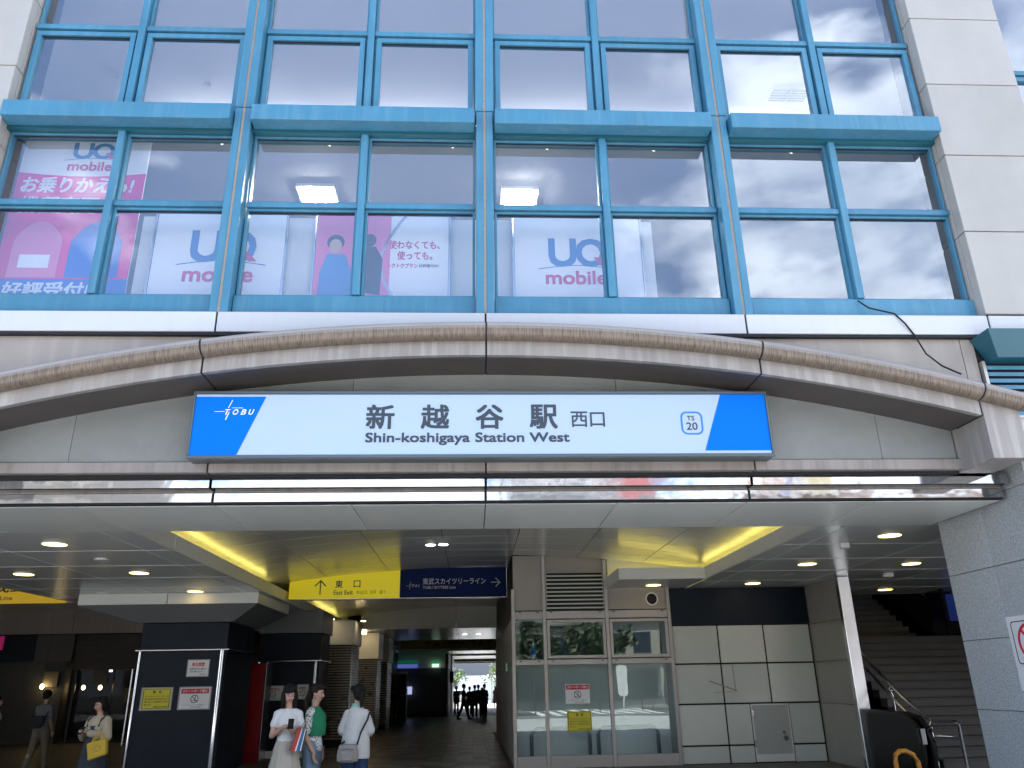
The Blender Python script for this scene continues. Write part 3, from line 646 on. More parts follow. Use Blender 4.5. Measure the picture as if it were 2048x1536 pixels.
# downlights
DL = emit('downlight_warm', (1, .72, .26), 1.6); DLW = emit('downlight_white', (1, .97, .90), 5)
RIM = mat('lamp_rim', (.7, .7, .68), .3, .4)
def downlight(x, y, z, label, m=DL, r=.17):
    t = thing('downlight', (x, y, z), label, 'downlight', 'round recessed ceiling lights')
    MB().tube([(x, y, z-.012), (x, y, z+.0)], r+.02, 24).build('rim', RIM, t)
    MB().disc((x, y, z-.016), r, .004, 24).build('diffuser', m, t)
    return t
LBL = ['nearest the street, left of the vault', 'at the left edge of the flat ceiling', 'in the middle of the left flat ceiling', 'just in front of the white pillar collar', 'nearest the street on the right', 'on the right, second nearest, by the vault edge', 'close to the granite wall top', 'in front of the cream panel wall', 'over the foot of the staircase', 'over the glazed room by the round vent']
for (x, y), lb in zip(((-6.52, 12.36), (-8.66, 15.62), (-6.52, 15.62), (-6.48, 18.75), (6.48, 12.26), (6.41, 15.4), (8.57, 15.5), (6.37, 18.5), (10.4, 20.2), (4.05, 18.6)), LBL):
    downlight(x, y, ZC-.001, 'warm round downlight '+lb)
for (x, y), lb in zip(((-6.5, 13.95), (-8.63, 18.9)), ('behind the first lit downlight', 'left of the white pillar collar')):
    t = thing('unlit_downlight', (x, y, ZC), 'unlit round downlight '+lb, 'downlight'); MB().tube([(x, y, ZC-.02), (x, y, ZC-.001)], .13, 24).build('rim', RIM, t); MB().disc((x, y, ZC-.024), .10, .003, 20).build('diffuser', WHITE, t)
for (x, y), lb, m in (((-1.15, 15.0), 'left one of the pair nearest the street in the vault', DLW), ((-.9, 15.0), None, WHITE), ((-1.08, 17.4), 'left one of the second pair in the vault', DLW), ((-.8, 17.4), 'right one of the second pair in the vault', DLW)):
    z = 4.54-.0137*x*x-.006
    if lb: downlight(x, y, z, 'white round downlight, '+lb, m, .10)
    else:
        t = thing('unlit_downlight', (x, y, z), 'unlit round downlight beside the lit one nearest the street in the vault', 'downlight'); MB().tube([(x, y, z-.012), (x, y, z)], .12, 24).build('rim', RIM, t); MB().disc((x, y, z-.016), .1, .003, 20).build('diffuser', WHITE, t)
for k, (x, y) in enumerate(((-8.0, 27), (-7.0, 29.5), (-8.8, 29.5))):
    downlight(x, y, ZC-.001, ['warm round downlight behind the first navy pillar, nearest', 'warm round downlight behind the first navy pillar, farther right', 'warm round downlight behind the first navy pillar, farther left'][k], DL, .14)
downlight(-12.0, 31, 4.25, 'warm round downlight in the far left vault by the beam', DL, .15)
downlight(-.5, 36, ZC-.001, 'white round downlight behind the cross beam, left', DLW, .1); downlight(0.1, 36, ZC-.001, 'white round downlight behind the cross beam, right', DLW, .1)
B('sensor_box', WHITE, None, 6.0, 6.14, 12.95, 13.05, ZC-.09, ZC-.001, bevel=.006, org=(6.07, 13, ZC), label='small white sensor box on the right flat ceiling', cat='sensor')
B('sensor_box', WHITE, None, 8.75, 8.95, 16.95, 17.05, ZC-.08, ZC-.001, bevel=.006, org=(8.85, 17, ZC), label='small white box at the ceiling edge above the staircase', cat='sensor')
# ------------------------------------------------------------------ hanging signs in the passage
YEL = emit('sign_yellow', (.80, .66, .02), .075); SNAVY = mat('sign_navy', (.004, .016, .085), .6, spec=.15)
t = thing('direction_sign', (-2.1, 21, 3.75), 'hanging sign, yellow East Exit half and navy railway line half', 'sign')
fz = lambda x: 4.52-.0137*x*x
def archpts(x0, x1, z0, n=10): return [(x0+(x1-x0)*i/n, z0) for i in range(n+1)], [(x0+(x1-x0)*i/n, fz(x0+(x1-x0)*i/n)) for i in range(n+1)]
for (a, b, m, nm) in ((-4.87, -2.05, YEL, 'yellow_panel'), (-2.04, .72, SNAVY, 'navy_panel')):
    lo, hi = archpts(a, b, 3.765); MB().strip(lo, hi, 21.0, 21.2).build(nm, m, t)
B('sign_edge', STEEL, t, -4.87, .73, 20.99, 21.21, 3.745, 3.762); B('sign_edge', STEEL, t, .722, .735, 20.99, 21.21, 3.763, 4.52)
l = MB(); y = 20.999
bar(l, -4.08, 3.87, -4.08, 4.21, .03, y); bar(l, -4.22, 4.08, -4.075, 4.225, .03, y); bar(l, -3.94, 4.08, -4.085, 4.225, .03, y)
T(l, '東', -3.70, -3.51, 4.03, 4.22, y, bold=.02); T(l, '口', -3.23, -3.06, 4.04, 4.21, y, bold=.02)
T(l, 'East Exit', -3.73, -3.24, 3.86, 3.97, y, bold=.015); T(l, '东出口', -3.15, -2.88, 3.87, 3.96, y); T(l, '동쪽', -2.80, -2.65, 3.87, 3.96, y); T(l, '출구', -2.56, -2.40, 3.87, 3.96, y)
l.build('lettering', INK, t)
l = MB(); T(l, '東武スカイツリーライン', -1.45, .18, 4.09, 4.25, y, bold=.012); T(l, 'TOBU SKYTREE Line', -1.45, -.6, 3.98, 4.05, y, bold=.01)
[T(l, c_, -1.80+i_*.075, -1.80+i_*.075+.05, 4.03, 4.09, y, bold=.01, shear=.3) for i_, c_ in enumerate('TOBU')]; bar(l, -1.88, 4.06, -1.80, 4.06, .007, y); bar(l, -1.78, 4.09, -1.76, 4.17, .007, y); bar(l, -1.79, 3.97, -1.775, 4.04, .008, y); bar(l, -1.75, 4.10, -1.66, 4.10, .007, y)
bar(l, .32, 4.13, .55, 4.13, .02, y); bar(l, .44, 4.02, .56, 4.135, .02, y); bar(l, .44, 4.24, .56, 4.125, .02, y)
l.build('lettering', mat('sign_grey_ink', (.55, .57, .62), .5), t)
t = thing('line_sign', (-12, 21, 3.75), 'yellow sign with black Japanese line name cut off at the left edge', 'sign')
B('yellow_panel', emit('sign_amber', (.80, .50, .02), .06), t, -14.9, -10.42, 21, 21.15, 3.75, 4.42)
B('white_end', WHITE, t, -10.41, -9.93, 21, 21.15, 3.75, 4.1)
l = MB(); T(l, 'JR武蔵野線', -13.5, -10.75, 3.98, 4.30, 20.999, bold=.03); T(l, 'Line', -12.05, -11.75, 3.83, 3.93, 20.999, bold=.012); T(l, 'JR Musashino', -13.3, -12.15, 3.83, 3.93, 20.999, bold=.012); l.build('lettering', INK, t)
t = thing('distant_sign', (-1.5, 52.8, 3.9), 'dim yellow sign with up arrows far down the passage', 'sign')
B('yellow_panel', mat('sign_ochre', (.50, .33, .03), .5), t, -4.7, 2.1, 52.75, 52.9, 3.88, 4.40)
l = MB()
for xx in (-2.95, -.05): bar(l, xx, 3.93, xx, 4.33, .05, 52.745); bar(l, xx-.18, 4.16, xx+.01, 4.35, .05, 52.745); bar(l, xx+.18, 4.16, xx-.01, 4.35, .05, 52.745)
ring(l, rrect(-2.6, -2.25, 3.97, 4.32, .06), rrect(-2.56, -2.29, 4.01, 4.28, .04), 52.74, 52.745); l.box(-2.52, -2.33, 52.74, 52.745, 4.06, 4.22)
T(l, 'JR武蔵野線', -2.1, -.7, 4.06, 4.34, 52.745, bold=.02); T(l, '東', .25, .5, 4.06, 4.34, 52.745, bold=.02); T(l, '口', .85, 1.1, 4.08, 4.32, 52.745, bold=.02); T(l, 'JR Musashino Line', -2.1, -.9, 3.93, 4.0, 52.745)
l.build('lettering', INK, t)

# ------------------------------------------------------------------ pillars
def notice(name, x0, x1, z0, z1, y, kind, label, sleeve=True):
    t = thing(name, ((x0+x1)/2, y, z0), label, 'notice')
    w, h = x1-x0, z1-z0
    if sleeve: B('plastic_sleeve', mat('sleeve', (.42, .45, .50), .2), t, x0-.05*w, x1+.05*w, y-.004, y, z0-.05*h, z1+.05*h)
    paper = {'y': mat('notice_yellow', (.78, .70, .05), .6), 'w': PWHITE, 's': PWHITE, 'p': PWHITE}[kind]
    B('paper', paper, t, x0, x1, y-.007, y-.0045, z0, z1); yy = y-.0075
    red = mat('notice_red', (.62, .04, .07), .6); k = MB(); rr = MB()
    P = lambda a: x0+a*w; Q = lambda a: z0+a*h
    if kind == 'y':
        ring(k, [(P(.03), Q(.03)), (P(.97), Q(.03)), (P(.97), Q(.97)), (P(.03), Q(.97))], [(P(.05), Q(.05)), (P(.95), Q(.05)), (P(.95), Q(.95)), (P(.05), Q(.95))], yy-.001, yy)
        T(k, '警　告', P(.36), P(.66), Q(.76), Q(.89), yy, bold=.02)
        for i, s in enumerate(('スケートボード、ローラースケート等', '通行の妨げとなる行為は禁止します。', '撮影・寝そべり、近隣の迷惑となる行為も', '禁止します。')): T(k, s, P(.10), P(.92 if i < 3 else .35), Q(.58-.13*i), Q(.66-.13*i), yy)
        T(k, '新越谷駅管区長・越谷警察署', P(.42), P(.93), Q(.09), Q(.15), yy)
    elif kind == 's':
        rr.box(P(.03), P(.97), yy-.001, yy, Q(.72), Q(.96)); wl = MB(); T(wl, 'スケートボード禁止', P(.08), P(.92), Q(.77), Q(.91), yy-.0015, bold=.02); wl.build('lettering', WINK, t)
        n = 20; c = (P(.5), Q(.46)); ro = .20*h
        ring(k, [(c[0]+ro*math.cos(2*PI*i/n), c[1]+ro*math.sin(2*PI*i/n)) for i in range(n)], [(c[0]+ro*.84*math.cos(2*PI*i/n), c[1]+ro*.84*math.sin(2*PI*i/n)) for i in range(n)], yy-.001, yy)
        bar(k, c[0]-ro*.62, c[1]+ro*.62, c[0]+ro*.62, c[1]-ro*.62, .03*h, yy); bar(k, c[0]-.1*w, c[1]-.09*h, c[0]+.12*w, c[1]-.09*h, .02*h, yy); bar(k, c[0], c[1]-.08*h, c[0]+.03*w, c[1]+.1*h, .03*h, yy)
        k.disc((c[0]+.03*w, yy-.001, c[1]+.12*h), .02*h, .001, 10, 'y')
        T(k, 'ここでのスケートボードは禁止です', P(.12), P(.88), Q(.16), Q(.20), yy); T(k, '新越谷駅・越谷警察署', P(.38), P(.75), Q(.06), Q(.10), yy)
    elif kind == 'p':
        T(rr, '終日禁煙', P(.2), P(.8), Q(.62), Q(.86), yy, bold=.025)
        for i, s in enumerate(('受動喫煙防止のため、駅構内では', 'ご協力お願いします。')): T(k, s, P(.08), P(.92 if i == 0 else .75), Q(.40-.16*i), Q(.50-.16*i), yy)
        T(k, '新越谷駅', P(.6), P(.9), Q(.07), Q(.13), yy)
    else:
        T(rr, '駐輪禁止', P(.15), P(.85), Q(.68), Q(.88), yy, bold=.01); n = 20; c = (P(.5), Q(.40)); ro = .22*h
        ring(k, [(c[0]+ro*math.cos(2*PI*i/n), c[1]+ro*math.sin(2*PI*i/n)) for i in range(n)], [(c[0]+ro*.8*math.cos(2*PI*i/n), c[1]+ro*.8*math.sin(2*PI*i/n)) for i in range(n)], yy-.001, yy)
        bar(k, c[0]-ro*.62, c[1]+ro*.62, c[0]+ro*.62, c[1]-ro*.62, .03*h, yy); T(k, '新越谷駅管区', P(.5), P(.92), Q(.07), Q(.13), yy)
    if rr.v: rr.build('red_print', red, t)
    k.build('print', INK, t); return t
def navy_pillar(x0, x1, y0, y1, ztrim, label, base=False):
    t = thing('pillar', ((x0+x1)/2, (y0+y1)/2, 0), label, 'pillar', 'navy pillars with chrome trim')
    B('shaft', NAVY, t, x0, x1, y0, y1, 0, ztrim, bevel=.01)
    B('head', NAVY, t, x0-.0, x1+.0, y0-.0, y1+.0, ztrim+.035, 3.10, bevel=.01)
    B('trim', STEEL, t, x0-.07, x1+.07, y0-.07, y1+.07, ztrim+.004, ztrim+.033, bevel=.004)
    for xx in (x0+.0, x1-.0):
        for yy in (y0, y1): MB().tube([(xx+(.03 if xx < (x0+x1)/2 else -.09), yy-.02, 0.01), (xx+(.03 if xx < (x0+x1)/2 else -.09), yy-.02, ztrim)], .055 if xx > (x0+x1)/2 else .03, 14).build('corner_trim', CHROME, t, smooth=True)
    if base: B('base', WHITE, t, x0-.03, x1+.03, y0-.03, y1+.03, .0, .05)
    return t
p1 = navy_pillar(-7.83, -5.85, 19.5, 21.8, 2.48, 'large navy pillar with chrome corner trims carrying three notices')
cl = MB(); v0 = [(-9.2, 19.05), (-5.12, 19.05), (-5.12, 22.3), (-9.2, 22.3)]; v1 = [(-7.95, 19.42), (-5.75, 19.42), (-5.75, 21.9), (-7.95, 21.9)]
for a, b in ((-9.2, -7.2), (-7.19, -5.12)): B('collar_panel', CEIL2, p1, a+.004, b-.004, 19.05, 22.3, 3.49, 3.735, bevel=.004)
cl.add([(x, y, 3.485) for x, y in v0]+[(x, y, 3.11) for x, y in v1], [(0,1,2,3),(7,6,5,4),(0,4,5,1),(1,5,6,2),(2,6,7,3),(3,7,4,0)]); cl.build('capital', mat('capital_grey', (.20, .21, .22), .4, noise=(1, .1)), p1)
p2 = navy_pillar(-6.2, -4.5, 23.85, 25.4, 2.34, 'smaller navy pillar behind the two chatting women', True)
B('capital', mat('capital_grey', (.2, .21, .22), .4), p2, -6.25, -4.45, 23.8, 25.5, 3.11, 3.735, bevel=.01)
notice('notice', -6.68, -6.22, 1.93, 2.27, 19.49, 'p', 'white no smoking notice, topmost on the large navy pillar')
notice('notice', -7.62, -6.98, 1.24, 1.68, 19.49, 'y', 'yellow warning notice at the lower left of the large navy pillar')
notice('notice', -6.78, -6.12, 1.24, 1.68, 19.49, 's', 'red headed skateboard ban notice at the lower right of the large navy pillar')
notice('notice', -5.97, -5.45, 1.34, 1.70, 23.83, 'w', 'white no parking notice on the smaller pillar left of the woman with the phone')
notice('notice', -5.05, -4.75, 1.36, 1.72, 23.83, 'w', 'white notice half hidden behind the two women')
RED = mat('dark_red_gloss', (.20, .008, .015), .2)
t = thing('red_locker', (-5.85, 22.6, 0), 'narrow glossy dark red cabinet between the two navy pillars', 'cabinet')
B('body', RED, t, -6.03, -5.62, 22.4, 23.0, 0, 2.27, bevel=.01); B('side_trim', STEEL, t, -5.61, -5.59, 22.39, 23.0, 0, 2.3)
B('door_panel', mat('red_panel', (.28, .015, .02), .15), t, -6.0, -5.66, 22.38, 22.398, .1, 2.2, bevel=.006)
# slatted shutters
SLAT = mat('slat_metal', (.34, .31, .26), .28, .6, noise=(2, .2))
def slatted(name, x0, x1, y0, y1, z1, label, n=40):
    t = thing(name, ((x0+x1)/2, y0, 0), label, 'slatted column' if x1-x0 < 1.2 else 'slatted wall')
    B('core', BLACKM, t, x0+.03, x1-.03, y0+.03, y1, 0, z1)
    h = (z1-.1)/n; me = MB().box(x0, x1, y0, y0+.06, 0, h*.62).box(x1-.06, x1, y0+.06, y1, 0, h*.62).mesh('slat', SLAT, Vector((x0, y0, 0)), bevel=.004)
    for i in range(n): put(me, 'slat', t, (x0, y0, .1+i*h))
    B('corner_bar', CHROME, t, x1-.015, x1+.005, y0-.006, y0+.014, .05, z1)
    B('head', CEIL2, t, x0-.05, x1+.05, y0-.05, y1+.05, z1+.005, 3.73, bevel=.01)
    return t
slatted('slatted_column', -4.95, -4.12, 27.5, 29.3, 2.95, 'slatted metal column behind the smaller navy pillar', 34)
slatted('slatted_wall', -5.9, -4.02, 34, 35.6, 2.7, 'slatted metal wall lit from above behind the woman with the shoulder bag', 30)
slatted('slatted_wall', -5.6, -4.0, 38, 40.0, 2.7, 'farther slatted wall corner next to the shut door', 26)
B('wall_lamp', emit('wall_lamp', (1, .72, .35), 2.5), None, -4.66, -4.36, 32.6, 32.9, 3.60, 3.70, org=(-4.5, 32.7, 3.7), label='warm lamp above the slatted wall in the passage', cat='lamp')
t = thing('double_door', (-3.9, 44, 0), 'brown double door beyond the slatted wall where the lone man stands', 'door')
B('leaf', WOODD, t, -4.9, -4.35, 46.5, 46.56, 0, 2.3, bevel=.01); B('leaf', WOODD, t, -4.34, -3.8, 46.5, 46.56, 0, 2.3, bevel=.01); B('frame', FRAME, t, -4.95, -3.74, 46.52, 46.6, 2.31, 2.42); B('frame', FRAME, t, -3.79, -3.74, 46.5, 46.6, 0, 2.3)
ps = thing('passage_shop', (-3.2, 53.4, 0), 'dark closed shop front far down the left side of the passage', 'shop front')
B('wall', DARKWALL, ps, -4.9, -1.7, 53.4, 70, 0, 2.72); B('lintel', FASC, ps, -4.9, -1.7, 53.38, 70, 2.73, 3.73)
for i in range(10): B('shutter_slat', mat('shutter', (.08, .08, .075), .4), ps, -4.3, -1.9, 53.34, 53.38, .1+i*.25, .33+i*.25, bevel=.004)
B('jamb', BLACKM, ps, -1.88, -1.70, 53.30, 53.39, 0, 3.6)
t = thing('shop_sign', (-4.4, 53.0, 1.2), 'lit white sign ending in Mart with blue letters on the shop front', 'sign')
B('sign_box', emit('mart_white', (.55, .60, 1.0), .18), t, -4.95, -3.95, 53.0, 53.2, 1.20, 1.65, bevel=.01); TX('Mart', -4.95, -4.2, 1.26, 1.6, 52.995, mat('mart_blue', (.02, .05, .5), .5), t, bold=.03)
t = thing('fascia_sign', (-4.2, 53.0, 2.7), 'green and blue lit fascia strip above the closed shop front', 'sign')
B('green_strip', emit('mart_green', (.02, .35, .18), .04), t, -4.9, -3.65, 53.05, 53.25, 2.98, 3.2); B('blue_strip', emit('mart_blue_l', (.2, .25, .9), .09), t, -4.9, -3.65, 53.05, 53.25, 2.76, 2.97)
t = thing('exit_sign', (-2.5, 53.0, 2.75), 'green and white emergency exit sign above the shop front corner', 'sign')
B('green_half', emit('exit_green', (.02, .5, .12), .09), t, -2.72, -2.28, 53.05, 53.2, 2.98, 3.12); B('white_half', emit('exit_white', (.75, 1, .85), .25), t, -2.72, -2.28, 53.05, 53.2, 2.78, 2.979)
t = thing('exit_sign', (-2.5, 58.0, 3.2), 'second pale exit sign hanging higher behind the first one', 'sign'); B('white_half', emit('exit_white', (.75, 1, .85), .5), t, -2.85, -2.35, 58, 58.1, 3.25, 3.45); B('hanger', BLACKM, t, -2.62, -2.58, 58.0, 58.04, 3.45, 3.74)
DLS = emit('slat_lamp', (1, .74, .42), 7)
downlight(-4.75, 27.0, ZC-.001, 'small warm downlight just in front of the slatted column', DLS, .08); downlight(-3.85, 27.9, ZC-.001, 'small warm downlight right of the slatted column', DLS, .08)
downlight(-4.5, 33.4, ZC-.001, 'small warm downlight over the slatted wall', DLS, .09)
# passage right side
pw = thing('fin_wall', (.8, 25, 0), 'grey wall of vertical metal fins along the right of the passage', 'wall')
FIN = mat('fin_metal', (.30, .295, .27), .4, .3, noise=(1, .15)); B('core', FRAME_W, pw, .84, 1.0, 20.4, 34, 0, 3.1)
fm = MB().box(-.05, .04, -.24, .24, 0, 3.12).mesh('fin', FIN, bevel=.006)
for i in range(19): put(fm, 'fin', pw, (.83, 19.75+.75*i, 0))
B('head_panel', NAVY, pw, .80, 1.0, 19.5, 34, 3.14, 4.56); B('rail', FRAME, pw, .78, .81, 19.42, 34, 2.02, 2.14)
t = thing('exit_plate', (.77, 22.9, 2.0), 'small green exit plate on the rail of the fin wall', 'sign'); B('plate', emit('exit_plate', (.35, .7, .3), .06), t, .765, .779, 22.6, 23.3, 1.98, 2.16); bx_ = MB(); bx_.box(.760, .7645, 22.75, 22.9, 2.02, 2.12); bx_.build('print', mat('exit_print', (.02, .2, .05), .5), t)
B('side_wall', CEIL2, None, 2.2, 2.4, 34, 72, 0, 3.74, org=(2.3, 50, 0), label='plain grey wall beyond the fin wall', cat='wall')
B('side_wall', DARKWALL, None, -26, -4.95, 40.5, 72, 0, 3.74, org=(-12, 41, 0), label='dark wall behind the slatted walls on the left', cat='wall')
B('end_column', DARKWALL, None, -1.95, -1.62, 60, 60.6, 0, 3.73, org=(-1.45, 60, 0), label='dark column beside the bright exit at the passage end', cat='pillar')
t = thing('red_banner', (-1.55, 58, 1.9), 'red and white banner beside the passage exit', 'banner'); B('sheet', WHITE, t, -1.75, -1.45, 57.9, 57.93, 1.9, 2.6); B('red_field', mat('banner_red', (.65, .04, .05), .6), t, -1.75, -1.45, 57.88, 57.898, 1.85, 2.2)
T(MB(), '店', -1.7, -1.5, 1.98, 2.16, 57.878, bold=.02).build('lettering', WINK, t)

# ------------------------------------------------------------------ glazed room
gr = thing('glazed_room', (2.7, 19.3, 0), 'glazed room with bronze frames, louvre and round vent at the passage corner', 'room')
yk = 19.3
XK = [.80, 1.54, 3.03, 4.52]
for a, b in zip(XK, XK[1:]):
    B('upper_panel', FRAME_W, gr, a+.01, b-.01, yk+.02, yk+.08, 3.26, 4.54, bevel=.004)
    B('rail', FRAME, gr, a+.045, b-.045, yk-.03, yk+.06, 3.06, 3.235, bevel=.006)
    B('rail', FRAME, gr, a+.045, b-.045, yk-.05, yk+.06, 2.03, 2.15, bevel=.008)
    B('rail', FRAME, gr, a+.045, b-.045, yk-.03, yk+.06, .0, .12, bevel=.006)
for x in XK: B('post', FRAME, gr, x-.043, x+.043, yk-.045, yk+.10, 0, 4.54 if x in XK[1:3] else 3.75, bevel=.006)
for i, (a, b) in enumerate(zip(XK, XK[1:])):
    if i: window(a+.05, b-.05, 2.17, 3.04, .07, y=yk, pane=GLASS_K, frame=FRAME, parent=gr)
    else: B('pane', GLASS_K, gr, a+.045, b-.045, yk, yk+.01, 2.15, 3.06)
    B('pane', GLASS_K, gr, a+.045, b-.045, yk, yk+.01, .12, 2.03)
    for z in (3.22, 2.155):
        for xx in (a+.16, b-.16): B('drain_cap', BLACKM, gr, xx-.03, xx+.03, yk-.055, yk-.035, z-.02 if z > 3 else z-.05, z if z > 3 else z-.03)
lv = B('louvre', DARK, gr, 1.62, 2.96, yk+.005, yk+.018, 3.26, 4.12)
for k in range(9):
    z = 3.30+k*.093; MB().add([(1.60, yk-.03, z), (2.98, yk-.03, z), (2.98, yk+.0, z+.028), (1.60, yk+.0, z+.028), (1.60, yk-.03, z-.012), (2.98, yk-.03, z-.012), (2.98, yk+.0, z+.016), (1.60, yk+.0, z+.016)], [(0,1,2,3),(7,6,5,4),(0,4,5,1),(1,5,6,2),(2,6,7,3),(3,7,4,0)]).build('slat', FASC, lv)
vt = MB(); n = 28; c = (4.14, 3.49)
ring(vt, [(c[0]+.155*math.cos(2*PI*i/n), c[1]+.155*math.sin(2*PI*i/n)) for i in range(n)], [(c[0]+.125*math.cos(2*PI*i/n), c[1]+.125*math.sin(2*PI*i/n)) for i in range(n)], yk-.03, yk+.02); v_ = vt.build('round_vent', FASC, gr)
MB().disc((c[0], yk+.005, c[1]), .126, .01, 28, 'y').build('void', DARK, v_)
B('room_floor', CONC, gr, .9, 4.5, 19.4, 24, .0, .02); B('room_screen', mat('room_screen', (.84, .90, .92), .8, noise=(.9, .12)), gr, .9, 4.5, 20.0, 20.03, .02, 2.1); B('room_back', mat('room_back', (.30, .34, .33), .6, noise=(1, .3)), gr, .9, 4.5, 23.9, 24, .02, 3.2); B('room_side', FRAME_W, gr, 4.5, 4.56, 19.4, 24, 0, 3.2); B('room_ceiling', CEIL, gr, .85, 4.6, 19.42, 24, 3.2, 3.25)
for k, xs in enumerate(((1.2, 2.55), (2.75, 4.15))):
    for (x0, x1) in (xs,): MB().tube([(x0, 19.78, 0.02), (x0, 19.78, .52), (x0+.04, 19.78, .62), (x0+.14, 19.78, .66), (x1-.14, 19.78, .66), (x1-.04, 19.78, .62), (x1, 19.78, .52), (x1, 19.78, .02)], .045, 10).build('hoop_barrier', BLACKM, None, org=((x0+x1)/2, 19.78, 0), smooth=True, label=['low dark hoop barrier behind the glass with notices', 'low dark hoop barrier behind the right hand glass'][k], cat='barrier')
t = thing('spray_bottle', (1.28, 19.55, 2.16), 'white and blue dispenser bottle inside the upper left pane', 'bottle'); MB().loft([(1.28, 19.55, 2.18, .07, .05), (1.28, 19.55, 2.4, .08, .06), (1.28, 19.55, 2.46, .03, .03), (1.28, 19.55, 2.5, .03, .03)]).build('bottle_body', PBLUE, t, smooth=True); MB().tube([(1.28, 19.55, 2.5), (1.28, 19.55, 2.6), (1.13, 19.55, 2.62)], .025, 8).build('nozzle', WHITE, t)
B('shelf', FRAME, gr, .9, 1.5, 19.42, 19.7, 2.13, 2.17)
notice('notice', 1.97, 2.53, 1.19, 1.61, yk-.002, 's', 'red headed skateboard ban notice on the glazed room pane', False)
notice('notice', 1.99, 2.55, .61, 1.03, yk-.002, 'y', 'yellow warning notice below the skateboard ban notice on the glass', False)
# ------------------------------------------------------------------ cream panel wall
pn = thing('panel_wall', (6.2, 19.3, 0), 'wall of large cream panels with dark joints under a navy header', 'wall')
B('core', DARK, pn, 4.56, 7.96, 19.36, 19.6, 0, 3.73)
B('header', NAVY, pn, 4.575, 7.94, 19.30, 19.355, 2.885, 3.72)
PX = [4.56, 5.665, 6.775, 7.90]; PZ = [-.0, .25, 1.125, 2.0, 2.87]
def hatch(): pass
for j in range(4):
    for i in range(3):
        x0, x1, z0, z1 = PX[i]+.018, PX[i+1]-.018, PZ[j]+.018, PZ[j+1]-.018
        if j < 2 and i == 1: B('panel', PCREAM, pn, x0, 6.235, 19.32, 19.358, z0, z1, bevel=.006)
        elif j < 2 and i == 2: B('panel', PCREAM, pn, 7.16, x1, 19.32, 19.358, z0, z1, bevel=.006)
        else: B('panel', PCREAM, pn, x0, x1, 19.32, 19.358, z0, z1, bevel=.006)
dr = B('hatch_door', mat('hatch_paint', (.50, .52, .50), .4, noise=(2, .12)), pn, 6.28, 7.12, 19.315, 19.355, .05, 1.085, bevel=.004)
ring(MB(), [(6.255, .03), (7.14, .03), (7.14, 1.11), (6.255, 1.11)], [(6.285, .055), (7.115, .055), (7.115, 1.08), (6.285, 1.08)], 19.305, 19.34).build('frame', WHITE, dr)
MB().disc((6.96, 19.29, .50), .035, .03, 20, 'y').disc((6.985, 19.285, .38), .055, .035, 24, 'y').build('lock', CHROME, dr)
for z in (.2, .85): B('hinge', STEEL, dr, 6.25, 6.30, 19.295, 19.316, z, z+.14)
s_ = MB(); bar(s_, 5.35, 1.62, 5.98, 1.40, .03, 19.3185); bar(s_, 5.93, 1.95, 5.95, 1.41, .022, 19.3185); bar(s_, 5.45, 1.375, 5.95, 1.38, .012, 19.3185); bar(s_, 5.3, 1.965, 6.0, 1.962, .008, 19.3185)
s_.build('adhesive_mark', mat('adhesive_mark', (.30, .27, .24), .7), pn)
# polished stone return wall and steel edge
sw = thing('stone_wall', (8, 18.3, 0), 'polished dark stone wall with steel edge left of the staircase', 'wall')
for j, (z0, z1) in enumerate(((0, 1.1), (1.1, 2.0), (2.0, 2.85), (2.85, 3.735))):
    B('stone_slab', STONE, sw, 7.92, 8.06, 17.56, 19.35, z0+.004, z1-.004, bevel=.003)
B('steel_edge', STEEL, sw, 7.90, 8.16, 17.40, 17.56, 0, 3.735, bevel=.01)
B('core', DARKWALL, sw, 8.065, 8.10, 17.57, 30, 0, 3.735)
# granite wall right
gw = thing('granite_wall', (7.5, 10.4, 0), 'light grey granite wall of large slabs at the right edge', 'wall')
B('core', CONC, gw, 6.74, 8.9, 9.0, 11.2, 0, 4.5)
for i, (y0, y1) in enumerate(((9.2, 10.21), (10.21, 11.24))):
    for j, (z0, z1) in enumerate(((0, .30), (.30, 1.19), (1.19, 2.07), (2.07, 2.955), (2.955, 3.84), (3.84, 4.22))):
        B('granite_slab', GRAN, gw, 6.69, 6.76, y0+.004, y1-.004, z0+.004, z1-.004, bevel=.004)
for j, (z0, z1) in enumerate(((0, 1.19), (1.19, 2.07), (2.07, 2.955), (2.955, 3.84))):
    B('granite_slab', GRAN2, gw, 6.765, 8.9, 11.18, 11.26, z0+.004, z1-.004, bevel=.004)
    for x0, x1 in ((6.70, 7.8), (7.81, 8.9)): B('granite_slab', GRAN2, gw, x0, x1, 9.10, 9.19, z0+.004, z1-.004, bevel=.004)
B('cap_panel', BEIGE, gw, 6.70, 9.2, 8.95, 9.25, 4.225, 4.4, bevel=.006)
for x0, x1 in ((6.44, 8.0), (8.01, 9.6)): B('granite_slab', GRAN2, gw, x0, x1, 8.97, 9.04, 4.41, 4.62, bevel=.004)
t = thing('ban_sign', (6.68, 9.7, 1.4), 'white sign with a red prohibition ring on the granite wall at the right edge', 'sign')
B('plate', WHITE, t, 6.675, 6.688, 9.2, 10.19, 1.43, 2.31, bevel=.003)
def sx(pts): return [(6.674, y_, z_) for y_, z_ in pts]
